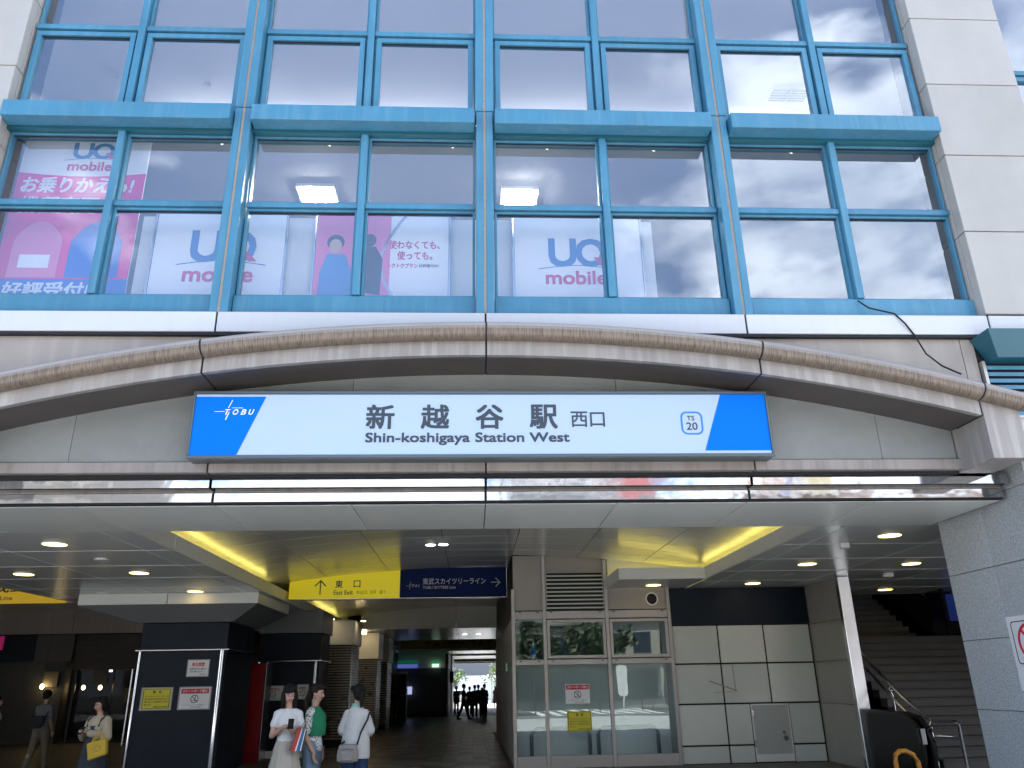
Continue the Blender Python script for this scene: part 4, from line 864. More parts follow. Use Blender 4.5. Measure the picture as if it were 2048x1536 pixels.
def ring_x(mb, o, i_, x0=6.672, x1=6.675):
    n = len(o); vs = [(x0, y_, z_) for y_, z_ in o]+[(x0, y_, z_) for y_, z_ in i_]+[(x1, y_, z_) for y_, z_ in o]+[(x1, y_, z_) for y_, z_ in i_]
    return mb.add(vs, [f_ for k in range(n) for f_ in ((k, (k+1) % n, n+(k+1) % n, n+k), (2*n+(k+1) % n, 2*n+k, 3*n+k, 3*n+(k+1) % n), (k, 2*n+k, 2*n+(k+1) % n, (k+1) % n), (n+k, n+(k+1) % n, 3*n+(k+1) % n, 3*n+k))])
k = ring_x(MB(), rrect(9.27, 10.12, 1.74, 2.25, .05), rrect(9.282, 10.108, 1.752, 2.238, .042)); T(k, '乗り入れ禁止', 10.0, 9.36, 1.57, 1.69, 6.674, bold=.02, face='left')
bw = [(9.62, 1.92), (9.76, 1.92)]
for cy_ in (9.56, 9.83): ring_x(k, [(cy_+.06*math.cos(2*PI*i/14), 1.93+.06*math.sin(2*PI*i/14)) for i in range(14)], [(cy_+.05*math.cos(2*PI*i/14), 1.93+.05*math.sin(2*PI*i/14)) for i in range(14)])
k.tube([(6.673, 9.56, 1.93), (6.673, 9.66, 2.06), (6.673, 9.78, 2.06), (6.673, 9.83, 1.93)], .006, 6); k.tube([(6.673, 9.72, 1.95), (6.673, 9.70, 2.12)], .02, 8); k.ell((6.673, 9.70, 2.16), .004, .035, .035)
k.build('print', INK, t)
k = MB(); n = 32; ring_x(k, [(9.80+.235*math.cos(2*PI*i/n), 1.995+.225*math.sin(2*PI*i/n)) for i in range(n)], [(9.80+.20*math.cos(2*PI*i/n), 1.995+.19*math.sin(2*PI*i/n)) for i in range(n)], 6.670, 6.6735)
k.add([(6.6705, 9.80+a, 1.995+b) for a, b in ((.155, .13), (.13, .155), (-.155, -.13), (-.13, -.155))]+[(6.6735, 9.80+a, 1.995+b) for a, b in ((.155, .13), (.13, .155), (-.155, -.13), (-.13, -.155))], [(0,1,2,3),(7,6,5,4),(0,4,5,1),(1,5,6,2),(2,6,7,3),(3,7,4,0)])
T(k, 'NO ENTRY', 9.95, 9.45, 1.49, 1.53, 6.674, face='left'); k.build('red_print', mat('ring_red', (.62, .02, .06), .5), t)

# ------------------------------------------------------------------ staircase, escalator
sx0, sx1 = 8.66, 14.5
sr = thing('staircase', (11, 18, 0), 'grey stone staircase climbing into the dark behind the granite wall', 'staircase')
for i in range(15):
    y = 15.9+.29*i; z = .172*(i+1)
    B('step', STEP, sr, sx0, sx1, y, y+.32, z-.172+(.0 if i else 0), z, bevel=.008)
    B('nosing', mat('nosing', (.085, .08, .075), .6), sr, sx0, sx1, y-.012, y+.02, z-.045, z-.02)
B('landing', STEP, sr, sx0, sx1, 15.9+.29*15, 21.6, 2.40, 2.58)
for i in range(14): B('step', STEP, sr, 8.3, 11.75, 21.6+.29*i, 21.92+.29*i, 2.58+.172*i, 2.58+.172*(i+1), bevel=.008)
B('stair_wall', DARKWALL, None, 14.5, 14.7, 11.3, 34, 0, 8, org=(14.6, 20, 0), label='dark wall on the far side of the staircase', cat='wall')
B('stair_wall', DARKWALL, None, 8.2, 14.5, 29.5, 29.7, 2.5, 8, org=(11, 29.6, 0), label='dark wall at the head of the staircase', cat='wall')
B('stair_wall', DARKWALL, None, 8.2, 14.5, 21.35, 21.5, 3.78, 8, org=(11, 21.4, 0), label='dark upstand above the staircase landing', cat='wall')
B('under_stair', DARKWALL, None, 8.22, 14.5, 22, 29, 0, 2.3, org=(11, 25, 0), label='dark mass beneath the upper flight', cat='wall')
e2 = thing('upper_escalator', (12.8, 24, 3), 'dark escalator truss with steel edges climbing beside the upper flight', 'escalator')
v = [(11.9, 20.9, 2.6), (13.8, 20.9, 2.6), (13.8, 28, 6.9), (11.9, 28, 6.9)]
MB().add(v+[(x, y, z+.9) for x, y, z in v], [(0,1,2,3),(7,6,5,4),(0,4,5,1),(1,5,6,2),(2,6,7,3),(3,7,4,0)]).build('truss', BLACKM, e2)
for xx in (11.88, 12.7): MB().tube([(xx, 20.9, 3.55), (xx, 28, 7.85)], .035, 8).build('handrail', STEEL, e2)
# handrail between stairs and escalator
hr = thing('stair_handrail', (8.48, 17, 0), 'chrome double handrail running down the left of the staircase', 'handrail')
def up(y): return max(0, (y-15.9)/.29*.172)
top = [(8.48, 20.6, up(20.2)+.98), (8.48, 16.2, .98), (9.05, 15.75, .92), (8.88, 15.55, .88)]
MB().tube([(8.48, 21.5, 3.35), (8.48, 20.3, 3.35)]+[(8.48, y, up(y)+.83) for y in (19.9, 18, 16.6)]+[(8.50, 15.75, .84), (8.88, 15.6, .84), (8.92, 15.58, .78), (8.92, 15.58, 0.01)], .03, 10).build('top_rail', CHROME, hr, smooth=True)
MB().tube([(8.48, y, up(y)+.58) for y in (20.0, 18, 16.6)]+[(8.50, 15.75, .58), (8.88, 15.6, .56)], .03, 10).build('lower_rail', CHROME, hr, smooth=True)
for y in (15.75, 17.0, 18.2, 19.4): 
    MB().tube([(8.48, y, up(y)), (8.48, y, up(y)+.62), (8.42, y, up(y)+.74), (8.48, y, up(y)+.84)], .02, 10).build('post', CHROME, hr, smooth=True)
    MB().ell((8.46, y-.03, up(y)+.72), .03, .03, .03).build('bracket', CHROME, hr, smooth=True)
es = thing('escalator', (8.35, 16.5, 0), 'black escalator balustrade end beside the polished stone wall', 'escalator')
prof = [(15.5, .02), (15.32, .25), (15.30, .50), (15.36, .72), (15.6, .90), (16.0, .96), (17.7, .98), (21, 2.9), (21, 1.6), (18, .02)]
for xx in (7.97, 8.17):
    n = len(prof); MB().add([(xx, y, z) for y, z in prof]+[(xx+.10, y, z) for y, z in prof], [tuple(range(n)), tuple(range(2*n-1, n-1, -1))]+[(i, i+n, (i+1) % n+n, (i+1) % n) for i in range(n)]).build('balustrade', BLACKM, es, bevel=.02)
    MB().tube([(xx+.05, y, z) for y, z in prof[:7]], .045, 10).build('moving_handrail', mat('rubber', (.015, .015, .016), .35), es, smooth=True)
B('sticker', mat('sticker_w', (.5, .5, .48), .6), es, 7.98, 8.06, 15.22, 15.235, .48, .74)
ob = [(7.40, 15.2, 0.0), (7.40, 15.2, .20), (7.42, 15.2, .32), (7.50, 15.2, .38), (7.62, 15.2, .385), (7.75, 15.2, .32), (7.81, 15.2, .2), (7.83, 15.2, .0)]
MB().tube(ob, .042, 12).build('hoop_bollard', mat('orange_paint', (.75, .33, .04), .35), None, org=(7.62, 15.2, 0), smooth=True, label='orange hoop barrier at the foot of the escalator', cat='barrier')
t = thing('blue_display', (12, 20, 3), 'blue lit display on a dark post over the staircase', 'display'); B('screen', emit('display_blue', (.02, .05, .3), .03), t, 11.95, 12.6, 20.2, 20.3, 2.95, 3.6); B('post', BLACKM, t, 11.85, 11.93, 20.2, 20.3, 2.6, 3.74)

# ------------------------------------------------------------------ left shop at the back of the concourse
ls = thing('left_shop', (-14, 33, 0), 'dim shop front with dark wood header and warm bulbs at the far left', 'shop front')
B('wall', DARKWALL, ls, -18.2, -15.6, 32.5, 33, 0, 2.75); B('wall', mat('grey_board', (.10, .10, .095), .6), ls, -16.8, -15.4, 32.4, 32.5, 2.76, 3.73)
B('header', WOODD, ls, -15.38, -9.9, 32.6, 33, 2.45, 3.73)
for i in range(6): B('header_board', WOODD, ls, -15.38, -9.9, 32.54, 32.598, 2.46+i*.21, 2.66+i*.21, bevel=.004)
B('back', DARKWALL, ls, -15.4, -5, 40.2, 40.4, 0, 3.7)
B('dark_panel', NAVY, ls, -18.2, -16.82, 32.38, 32.45, 2.78, 3.7); B('red_sign', emit('red_light', (.6, .03, .2), .05), ls, -18.4, -18.0, 32.3, 32.37, 3.2, 3.7)
for i, x in enumerate((-15.4, -14.0, -12.6, -11.2)): B('mullion', BLACKM, ls, x, x+.07, 32.9, 33, 0, 2.44)
B('pane', glass('dark_glass', (.5, .5, .5), .0, (.15, .15, .15)), ls, -15.33, -10, 32.94, 32.95, 0, 2.44)
for i in range(5): B('table_board', WOODD, ls, -15.2+i*.95, -14.4+i*.95, 36, 36.8, .7, .76)
for i in range(7): B('menu_board', mat('menu_%d' % (i % 3), [(.3, .25, .16), (.16, .12, .08), (.22, .22, .2)][i % 3], .6), ls, -15.1+i*.62, -14.75+i*.62, 37, 37.05, 1.2+(i*37 % 5)*.12, 1.8+(i*37 % 5)*.12)
for (x, z) in ((-16.3, 2.5), (-14.7, 2.55)): B('poster_print', mat('dim_print', (.16, .15, .11), .6), ls, x, x+.55, 32.36 if x < -15.4 else 32.9, 32.39 if x < -15.4 else 32.93, z-.65, z-.1)
for k, (x, z) in enumerate(((-16.2, 1.87), (-15.5, 1.82), (-14.85, 1.81), (-13.4, 1.8))):
    t = thing('pendant_bulb', (x, 34, z), ['leftmost', 'second', 'third', 'rightmost'][k]+' of the four small warm bulbs inside the left shop', 'lamp', 'warm pendant bulbs in the left shop')
    MB().ell((x, 34 if x > -15.6 else 32.2, z), .07, .07, .09).build('bulb', emit('bulb', (1, .70, .3), 6), t, smooth=True)
    yy = 34 if x > -15.6 else 32.2; MB().tube([(x, yy, z+.09), (x, yy, 3.7)], .008, 6).build('cord', BLACKM, t)
t = thing('shop_tube', (-14.9, 35.5, 2.35), 'small white tube light above the warm bulbs in the left shop', 'lamp'); B('tube', emit('shop_tube', (.8, .85, 1), 1.2), t, -15.6, -15.1, 35.4, 35.5, 2.42, 2.5); B('housing', BLACKM, t, -15.6, -15.1, 35.38, 35.52, 2.501, 2.56)
for k in range(2): B('banner_pole', STEEL, None, -12.5+.35*k-.02, -12.5+.35*k+.02, 31, 31.04, 0, 2.4, org=(-12.5+.35*k, 31, 0), label=['left chrome pole in front of the dim shop', 'right chrome pole in front of the dim shop'][k], cat='pole')
# ------------------------------------------------------------------ people
SKIN = mat('skin', (.50, .30, .22), .5, noise=(30, .1)); HAIR = mat('black_hair', (.008, .007, .007), .6, spec=.2, bump=(90, .5)); HAIRB = mat('brown_hair', (.022, .012, .009), .6, spec=.2, bump=(90, .5))
LIP = mat('lip', (.38, .10, .10), .4); EYE = mat('eye_dark', (.02, .015, .012), .2)
def V3(*a): return Vector(a)
class Body:
    """volume made of overlapping tapered pieces, fused into one continuous skin by a voxel remesh"""
    def __init__(s): s.mb = MB()
    def cap(s, p0, r0, p1, r1, seg=10):
        p0, p1 = Vector(p0), Vector(p1); s.mb.tube([p0, p1], [r0, r1], seg); s.mb.ell(p0, r0, r0, r0, seg, 7); s.mb.ell(p1, r1, r1, r1, seg, 7); return s
    def chain(s, pts):
        for (a, ra), (b, rb) in zip(pts, pts[1:]): s.cap(a, ra, b, rb)
        return s
    def ell(s, c, a, b, c2, seg=16): s.mb.ell(c, a, b, c2, seg, 11); return s
    def loft(s, rings): s.mb.loft(rings, 20); return s
    def fuse(s, name, m, parent, voxel=.008, sm=4, rot=None):
        me = bpy.data.meshes.new('tmp'); me.from_pydata([tuple(v) for v in s.mb.v], [], s.mb.f)
        bm = bmesh.new(); bm.from_mesh(me); bmesh.ops.recalc_face_normals(bm, faces=bm.faces); bm.to_mesh(me); bm.free()
        o = bpy.data.objects.new('tmp', me); COL.objects.link(o)
        r = o.modifiers.new('r', 'REMESH'); r.mode = 'VOXEL'; r.voxel_size = voxel
        if sm: q = o.modifiers.new('s', 'SMOOTH'); q.iterations = sm; q.factor = .5
        dg = bpy.context.evaluated_depsgraph_get(); dg.update()
        out = bpy.data.meshes.new_from_object(o.evaluated_get(dg)); bpy.data.objects.remove(o)
        out.name = name; out.materials.clear(); out.materials.append(m); out.polygons.foreach_set('use_smooth', [True]*len(out.polygons))
        ob = bpy.data.objects.new(name, out); COL.objects.link(ob); ob.parent = parent; return ob
def L(mb, name, m, parent, smooth=True, bevel=0):
    me = mb.mesh(name, m, Vector((0, 0, 0)), bevel, smooth); o = bpy.data.objects.new(name, me); COL.objects.link(o); o.parent = parent; return o
def hand(b, wrist, d, side_, curl=.5):
    """palm along d with five separate bent fingers"""
    d = Vector(d).normalized(); u = Vector((0, 0, 1)).cross(d)
    if u.length < .3: u = Vector((side_, 0, 0))
    u.normalize(); n = d.cross(u).normalized(); w = Vector(wrist)
    b.cap(w, .021, w+d*.04, .024); b.cap(w+d*.035-u*.018, .016, w+d*.075-u*.024, .012); b.cap(w+d*.035+u*.018, .016, w+d*.075+u*.024, .012); b.cap(w+d*.03, .018, w+d*.075, .013)
    for i, ln in enumerate((.062, .072, .067, .052)):
        a = w+d*.078+u*(-.027+.018*i); k = (d*(1-curl*.3)-n*curl*.5).normalized(); m_ = a+k*ln*.5; e = m_+(d*(1-curl)-n*curl).normalized()*ln*.5
        b.cap(a, .0095, m_, .0088); b.cap(m_, .0088, e, .0075)
    a = w+d*.03-u*.026*side_; m_ = a+(d*.6-u*side_*.7-n*.3).normalized()*.035; b.cap(a, .012, m_, .010); b.cap(m_, .010, m_+(d*.9-u*side_*.2-n*.4).normalized()*.028, .008)
def head_parts(b, c, look):          # c head centre, face towards -Y in the local frame (turned by look)
    M = Matrix.Rotation(look[0], 3, 'Z') @ Matrix.Rotation(look[1], 3, 'X'); P = lambda x, y, z: Vector(c)+M @ Vector((x, y, z))
    b.ell(P(0, .008, .022), .073, .088, .088); b.ell(P(0, -.018, -.035), .056, .062, .068); b.ell(P(0, -.035, -.078), .03, .03, .026)
    b.cap(P(0, -.082, .012), .007, P(0, -.101, -.020), .012); b.ell(P(.012, -.09, -.024), .009, .010, .007); b.ell(P(-.012, -.09, -.024), .009, .010, .007)
    b.ell(P(.03, -.06, -.025), .024, .022, .025); b.ell(P(-.03, -.06, -.025), .024, .022, .025)
    for s in (-1, 1): b.ell(P(s*.074, .005, -.008), .010, .018, .028)
    return P
def face(P, root):
    e = MB(); l = MB(); br = MB(); w = MB()
    for s in (-1, 1):
        w.ell(P(s*.029, -.077, .006), .013, .006, .006, 10, 7); e.ell(P(s*.029, -.082, .006), .0065, .003, .006, 10, 7)
        br.tube([P(s*.014, -.085, .026), P(s*.030, -.084, .031), P(s*.045, -.074, .025)], .0028, 6)
    l.ell(P(0, -.083, -.049), .019, .006, .0045, 12, 7); l.ell(P(0, -.082, -.056), .016, .006, .0045, 12, 7)
    L(w, 'eye', mat('eye_white', (.6, .58, .55), .3), root); L(e, 'pupil', EYE, root); L(br, 'eyebrow', HAIR, root); L(l, 'mouth', LIP, root)
def torso(b, k=1, g=0, sh=.140, ax=0):       # g: garment thickness
    k *= .86; g *= .8
    b.loft([(0, 0, .80, .150*k+g, .105+g), (0, 0, .88, .160*k+g, .112+g), (0, 0, .96, .130*k+g, .095+g), (0, -.005, 1.05, .120*k+g, .090+g), (0, -.01, 1.15, .140*k+g, .105+g), (0, 0, 1.24, .145*k+g, .098+g), (0, .01, 1.30, .105*k+g, .07+g), (0, .01, 1.335, .06+g, .05+g)])
    for s in (-1, 1): b.cap((s*(sh-.05), .008, 1.275), .052+g, (s*sh, .008, 1.262), .046+g)
    if not k > 1.2:
        for s in (-1, 1): b.ell((s*.062, -.078, 1.155), .055+g*.6, .045+g*.6, .052+g*.6)
def legs_b(b, hips=.085, feet=((-.09, 0), (.09, 0)), knee=None):
    for i, s in enumerate((-1, 1)):
        fx, fy = feet[i]; kx = s*hips+(fx-s*hips)*.5; ky = fy*.45-.02
        b.chain([((s*hips, 0, .84), .082), ((kx, ky, .46), .050), ((kx*.5+fx*.5, (ky+fy)/2+.02, .32), .050), ((fx, fy+.01, .09), .034)])
        b.cap((fx, fy+.02, .045), .035, (fx, fy-.12, .035), .032)
def shoes(root, feet, m, rz=0):
    for fx, fy in feet:
        b = Body(); b.cap((fx, fy+.03, .042), .042, (fx, fy-.13, .036), .036); b.cap((fx, fy+.03, .02), .03, (fx, fy-.14, .018), .03); b.fuse('shoe', m, root, .009, 3)
def arm_b(b, sh, el, wr, g=0, r=(.046, .036, .024)): b.chain([(sh, r[0]+g), ((Vector(sh)+Vector(el))/2, (r[0]+r[1])/2+g), (el, r[1]+g), (((Vector(el)*.6+Vector(wr)*.4)), r[1]*.95+g), (wr, r[2]+g)])
SH = .140
# --- woman in white T-shirt looking at her phone
FL_, FR_ = (-.09, 0), (.09, -.02)
w1 = thing('person', (-2.52, 11.35, 0), 'woman in white T-shirt and long beige skirt looking at her phone', 'person', rz=R(8)); w1.scale = (1.0, 1.0, 1.025)
b = Body(); torso(b); legs_b(b); b.cap((0, .01, 1.32), .048, (0, -.005, 1.42), .045)
eL, hL = (.190, -.02, 1.02), (.050, -.235, 1.10); eR, hR = (-.190, -.02, 1.02), (-.055, -.22, 1.11)
arm_b(b, (SH, .01, 1.26), eL, hL); arm_b(b, (-SH, .01, 1.26), eR, hR); hand(b, hL, (-.55, -.6, .45), 1, .7); hand(b, hR, (.55, -.6, .45), -1, .7)
P = head_parts(b, (0, -.015, 1.50), (R(10), R(14))); b.fuse('body', SKIN, w1, .0065, 3); face(P, w1)
b = Body(); b.ell(P(0, .030, .040), .092, .098, .092); b.ell(P(-.080, -.01, -.05), .034, .06, .12); b.ell(P(.080, -.01, -.05), .034, .06, .12); b.ell(P(0, .06, -.07), .09, .055, .12); b.ell(P(-.02, -.062, .062), .062, .04, .030); b.ell(P(.035, -.055, .085), .055, .045, .03); b.ell(P(-.05, -.04, .075), .04, .05, .035); b.fuse('hair', HAIR, w1, .008, 3)
b = Body(); torso(b, 1, .016); b.cap((SH-.01, .01, 1.265), .054, (.172, -.0, 1.15), .056); b.cap((-SH+.01, .01, 1.265), .054, (-.172, .0, 1.15), .056); b.fuse('t_shirt', mat('white_cotton', (.62, .62, .62), .8, noise=(8, .15), bump=(25, .35)), w1, .010, 3)
mb = MB().loft([(0, 0, .98, .118, .10), (0, 0, .92, .140, .12), (0, 0, .75, .175, .155), (0, 0, .45, .25, .21), (0, 0, .16, .30, .25)], 72, lambda t, u: .055*u*math.cos(12*t)+.025*u*math.cos(19*t+1)); L(mb, 'skirt', mat('beige_linen', (.42, .38, .31), .8, noise=(6, .2), bump=(60, .3)), w1)
shoes(w1, (FL_, FR_), mat('shoe_white', (.5, .5, .48), .6))
ph = thing('phone', (0, 0, 0), 'dark phone held in both hands by the woman in white T-shirt', 'phone')
def held(root, local, name): 
    mw = Matrix.Translation(root.location) @ Matrix.Rotation(root.rotation_euler.z, 4, 'Z') @ Matrix.Scale(root.scale.z, 4, (0, 0, 1)); return mw @ Vector(local)
ph.location = held(w1, (0, -.315, 1.165), ''); ph.rotation_euler = (R(-35), 0, R(8))
L(MB().box(-.036, .036, -.004, .004, -.072, .072), 'case', BLACKM, ph, False, .003); L(MB().box(-.033, .033, .0042, .005, -.068, .068), 'screen', mat('screen_off', (.05, .06, .08), .1), ph, False)
# --- woman in green vest over patterned blouse
w2 = thing('person', (-2.16, 11.65, 0), 'woman in green vest over black and white patterned blouse, seen from the side', 'person', rz=R(75)); w2.scale = (1, 1, 1.03)
b = Body(); torso(b); legs_b(b, feet=((-.08, -.05), (.08, .05))); b.cap((0, .01, 1.32), .048, (0, -.01, 1.42), .045)
eL, hL = (.175, .03, 1.0), (.175, -.06, .80); eR, hR = (-.185, .03, 1.0), (-.18, -.10, .80)
arm_b(b, (SH, .01, 1.26), eL, hL); arm_b(b, (-SH, .01, 1.26), eR, hR); hand(b, hL, (0, -.2, -1), 1, .5); hand(b, hR, (0, -.25, -1), -1, .5)
P = head_parts(b, (0, -.02, 1.50), (R(-2), R(10))); b.fuse('body', SKIN, w2, .0065, 3); face(P, w2)
b = Body(); b.ell(P(0, .032, .038), .090, .095, .092); b.ell(P(0, .095, -.02), .07, .05, .08); b.chain([(P(0, .10, -.03), .05), (P(0, .135, -.12), .042), (P(0, .12, -.22), .028)]); b.ell(P(.04, -.05, .085), .045, .05, .03); b.ell(P(-.04, -.05, .085), .045, .05, .03); b.fuse('hair', HAIRB, w2, .008, 3)
L(MB().ell(P(-.08, .0, -.045), .008, .008, .008), 'earring', CHROME, w2)
PAT = bpy.data.materials.new('patterned_cloth'); PAT.use_nodes = True; _t = PAT.node_tree; _n = _t.nodes.new('ShaderNodeTexVoronoi'); _n.inputs['Scale'].default_value = 38; _r = _t.nodes.new('ShaderNodeValToRGB'); _r.color_ramp.elements[0].position = .30; _r.color_ramp.elements[1].position = .40; _r.color_ramp.elements[0].color = (.03, .035, .04, 1); _r.color_ramp.elements[1].color = (.62, .62, .60, 1)
_g = _t.nodes.new('ShaderNodeTexCoord'); _t.links.new(_g.outputs['Object'], _n.inputs[0]); _t.links.new(_n.outputs[0], _r.inputs[0]); _t.links.new(_r.outputs[0], _t.nodes['Principled BSDF'].inputs['Base Color']); _t.nodes['Principled BSDF'].inputs['Roughness'].default_value = .8
b = Body(); torso(b, 1.05, .014)
for s, e in ((1, eL), (-1, eR)): b.cap((s*(SH-.01), .01, 1.262), .054, (s*.172, .025, 1.06), .060)
b.fuse('blouse', PAT, w2, .010, 3)
b = Body(); b.loft([(0, -.01, .99, .155, .145), (0, -.015, 1.1, .148, .150), (0, -.01, 1.24, .148, .140), (0, .01, 1.31, .118, .095), (0, .01, 1.34, .085, .075)]); b.fuse('vest', mat('green_knit', (.012, .22, .10), .85, noise=(8, .3), bump=(90, .4)), w2, .010, 3)
b = Body()
for s, f_ in ((-1, (-.08, -.05)), (1, (.08, .05))): b.chain([((s*.08, 0, .86), .105), ((s*.085, f_[1]*.5, .5), .095), ((f_[0], f_[1], .12), .10)])
b.fuse('jeans', mat('pale_denim', (.16, .24, .33), .85, noise=(6, .3), bump=(80, .3)), w2, .010, 3)
shoes(w2, ((-.08, -.05), (.08, .05)), mat('shoe_white', (.5, .5, .48), .6))
# --- woman seen from behind with shoulder bag
w3 = thing('person', (-1.72, 11.6, 0), 'woman in oversized white T-shirt seen from behind with a ponytail', 'person', rz=R(168)); w3.scale = (1.02, 1, 1.02)
b = Body(); torso(b); legs_b(b); b.cap((0, .01, 1.32), .048, (0, -.015, 1.42), .046)
eL, hL = (.200, -.01, 1.02), (.12, -.22, 1.0); eR, hR = (-.200, -.01, 1.02), (-.13, -.22, .98)
arm_b(b, (SH, .01, 1.26), eL, hL); arm_b(b, (-SH, .01, 1.26), eR, hR); hand(b, hL, (-.4, -.8, .1), 1, .6); hand(b, hR, (.4, -.8, .1), -1, .6)
P = head_parts(b, (0, -.02, 1.50), (R(38), R(6))); b.fuse('body', SKIN, w3, .0065, 3); face(P, w3)
b = Body(); b.ell(P(0, .030, .036), .094, .10, .094); b.ell(P(0, .05, -.03), .084, .07, .06); b.ell(P(0, .125, -.02), .048, .05, .055); b.chain([(P(0, .13, -.04), .036), (P(0, .135, -.12), .030), (P(0, .12, -.17), .018)]); b.ell(P(.05, -.045, .075), .05, .055, .04); b.ell(P(-.05, -.045, .075), .05, .055, .04); b.fuse('hair', HAIR, w3, .008, 3)
b = Body(); b.loft([(0, .0, .72, .200, .165), (0, 0, .90, .195, .16), (0, 0, 1.1, .168, .14), (0, .0, 1.24, .148, .118), (0, .01, 1.31, .112, .085), (0, .01, 1.345, .075, .065)])
for s in (-1, 1): b.cap((s*(SH-.02), .01, 1.258), .060, (s*.195, .0, 1.06), .068)
b.fuse('t_shirt', mat('cream_cotton', (.55, .55, .53), .85, noise=(5, .18), bump=(16, .5)), w3, .011, 3)
L(MB().loft([(0, .01, 1.325, .082, .07), (0, .008, 1.36, .074, .064), (0, .005, 1.385, .064, .058)], 24), 'scarf', mat('mint_scarf', (.30, .48, .40), .8, bump=(60, .4)), w3)
b = Body()
for s in (-1, 1): b.chain([((s*.085, 0, .84), .10), ((s*.09, 0, .5), .095), ((s*.09, .0, .10), .10)])
b.fuse('trousers', mat('navy_trousers', (.012, .035, .10), .8, noise=(6, .3)), w3, .011, 3)
shoes(w3, ((-.09, 0), (.09, -.02)), mat('shoe_dark', (.05, .05, .05), .6))
bag = thing('shoulder_bag', (-1.86, 11.42, .66), 'grey shoulder bag with dark strap worn by the woman seen from behind', 'bag')
BAGM = mat('grey_bag', (.27, .255, .235), .75, noise=(10, .25), bump=(50, .3))
bb = MB().loft([(-1.88, 11.36, .66, .11, .05), (-1.88, 11.36, .68, .150, .068), (-1.88, 11.36, .80, .150, .068), (-1.88, 11.36, .90, .125, .055), (-1.88, 11.36, .915, .09, .03)], 28, lambda t, u: .10*abs(math.cos(2*t))-.02); bb.build('bag_body', BAGM, bag, smooth=True)
MB().loft([(-1.88, 11.285, .69, .09, .02), (-1.88, 11.285, .80, .09, .02)], 20).build('front_pocket', BAGM, bag, bevel=.006, smooth=True)
MB().tube([(-1.99, 11.27, .845), (-1.88, 11.262, .855), (-1.77, 11.27, .845)], .006, 6).build('zip', CHROME, bag)
MB().tube([(-1.75, 11.40, .90), (-1.70, 11.425, 1.08), (-1.61, 11.455, 1.26), (-1.60, 11.56, 1.345), (-1.64, 11.70, 1.25), (-1.80, 11.74, 1.05), (-1.98, 11.50, .93), (-2.0, 11.40, .90)], .016, 8).build('strap', mat('strap', (.02, .02, .03), .7), bag, smooth=True)
# striped tote between the two women
tb = thing('striped_tote', (-2.42, 11.2, .8), 'red, white and blue striped tote bag hanging from the phone woman\'s arm', 'bag')
q = [(-2.53, .86), (-2.34, .84), (-2.28, 1.12), (-2.40, 1.15)]
MB().prism([(-2.54, .84), (-2.35, .82), (-2.29, 1.10), (-2.42, 1.15)], 11.12, 11.20).build('body', mat('tote_brown', (.14, .09, .08), .8), tb, bevel=.006)
for nm, m_, x0, x1 in (('red_stripe', mat('tote_red', (.50, .04, .03), .7), 0, .36), ('white_stripe', WHITE, .36, .5), ('blue_stripe', mat('tote_blue', (.03, .14, .27), .7), .5, .84), ('white_stripe', WHITE, .84, .92)):
    lx = lambda u: -2.50+.16*u; hx = lambda u: -2.40+.11*u
    MB().prism([(lx(x0), .83), (lx(x1), .825), (hx(x1), 1.12), (hx(x0), 1.14)], 11.112, 11.118).build(nm, m_, tb)
for k_ in (0, .07): MB().tube([(-2.40+k_, 11.16, 1.13), (-2.335+k_*.3, 11.22, 1.24), (-2.31+k_, 11.2, 1.11)], .007, 6).build('handle', mat('tote_brown', (.14, .09, .08), .8), tb)
# --- woman with yellow bag
w4 = thing('person', (-5.93, 13.5, 0), 'woman in dark pinafore dress and cream sweater using her phone by the large pillar', 'person', rz=R(-14)); w4.scale = (.98, 1, .955)
b = Body(); torso(b); legs_b(b); b.cap((0, .01, 1.32), .048, (0, -.01, 1.42), .045)
eL, hL = (.205, -.02, 1.02), (.03, -.235, 1.09); eR, hR = (-.20, -.03, 1.02), (-.09, -.235, 1.11)
arm_b(b, (SH, .01, 1.26), eL, hL); arm_b(b, (-SH, .01, 1.26), eR, hR); hand(b, hL, (-.6, -.6, .3), 1, .7); hand(b, hR, (.5, -.7, .3), -1, .7)
P = head_parts(b, (0, -.02, 1.50), (R(-16), R(14))); b.fuse('body', SKIN, w4, .0065, 3); face(P, w4)
b = Body(); b.ell(P(0, .030, .040), .092, .098, .090); b.ell(P(.068, .02, -.02), .032, .06, .08); b.ell(P(-.068, .03, -.02), .030, .055, .08); b.ell(P(0, .08, -.05), .075, .05, .08); b.ell(P(.0, -.055, .085), .075, .045, .032); b.fuse('hair', HAIR, w4, .008, 3)
b = Body(); torso(b, 1.02, .015); arm_b(b, (SH-.01, .01, 1.262), eL, Vector(hL)*.92+Vector(eL)*.08, .026, (.05, .044, .03)); arm_b(b, (-SH+.01, .01, 1.262), eR, Vector(hR)*.92+Vector(eR)*.08, .026, (.05, .044, .03)); b.fuse('sweater', mat('cream_knit', (.52, .45, .33), .9, noise=(8, .15), bump=(70, .4)), w4, .010, 3)
mb = MB().loft([(0, -.005, 1.19, .142, .124), (0, 0, 1.05, .145, .122), (0, 0, .90, .18, .145), (0, 0, .5, .235, .18), (0, 0, .14, .26, .20)], 48, lambda t, u: .03*u*math.cos(9*t)); PIN = mat('slate_cloth', (.035, .042, .06), .8, noise=(6, .3)); L(mb, 'pinafore', PIN, w4)
for s in (-1, 1): L(MB().tube([(s*.10, -.125, 1.18), (s*.115, -.10, 1.28), (s*.12, .0, 1.335), (s*.11, .09, 1.28), (s*.10, .12, 1.18)], .014, 8), 'strap', PIN, w4)
shoes(w4, ((-.09, 0), (.09, -.02)), mat('shoe_dark', (.05, .05, .05), .6))
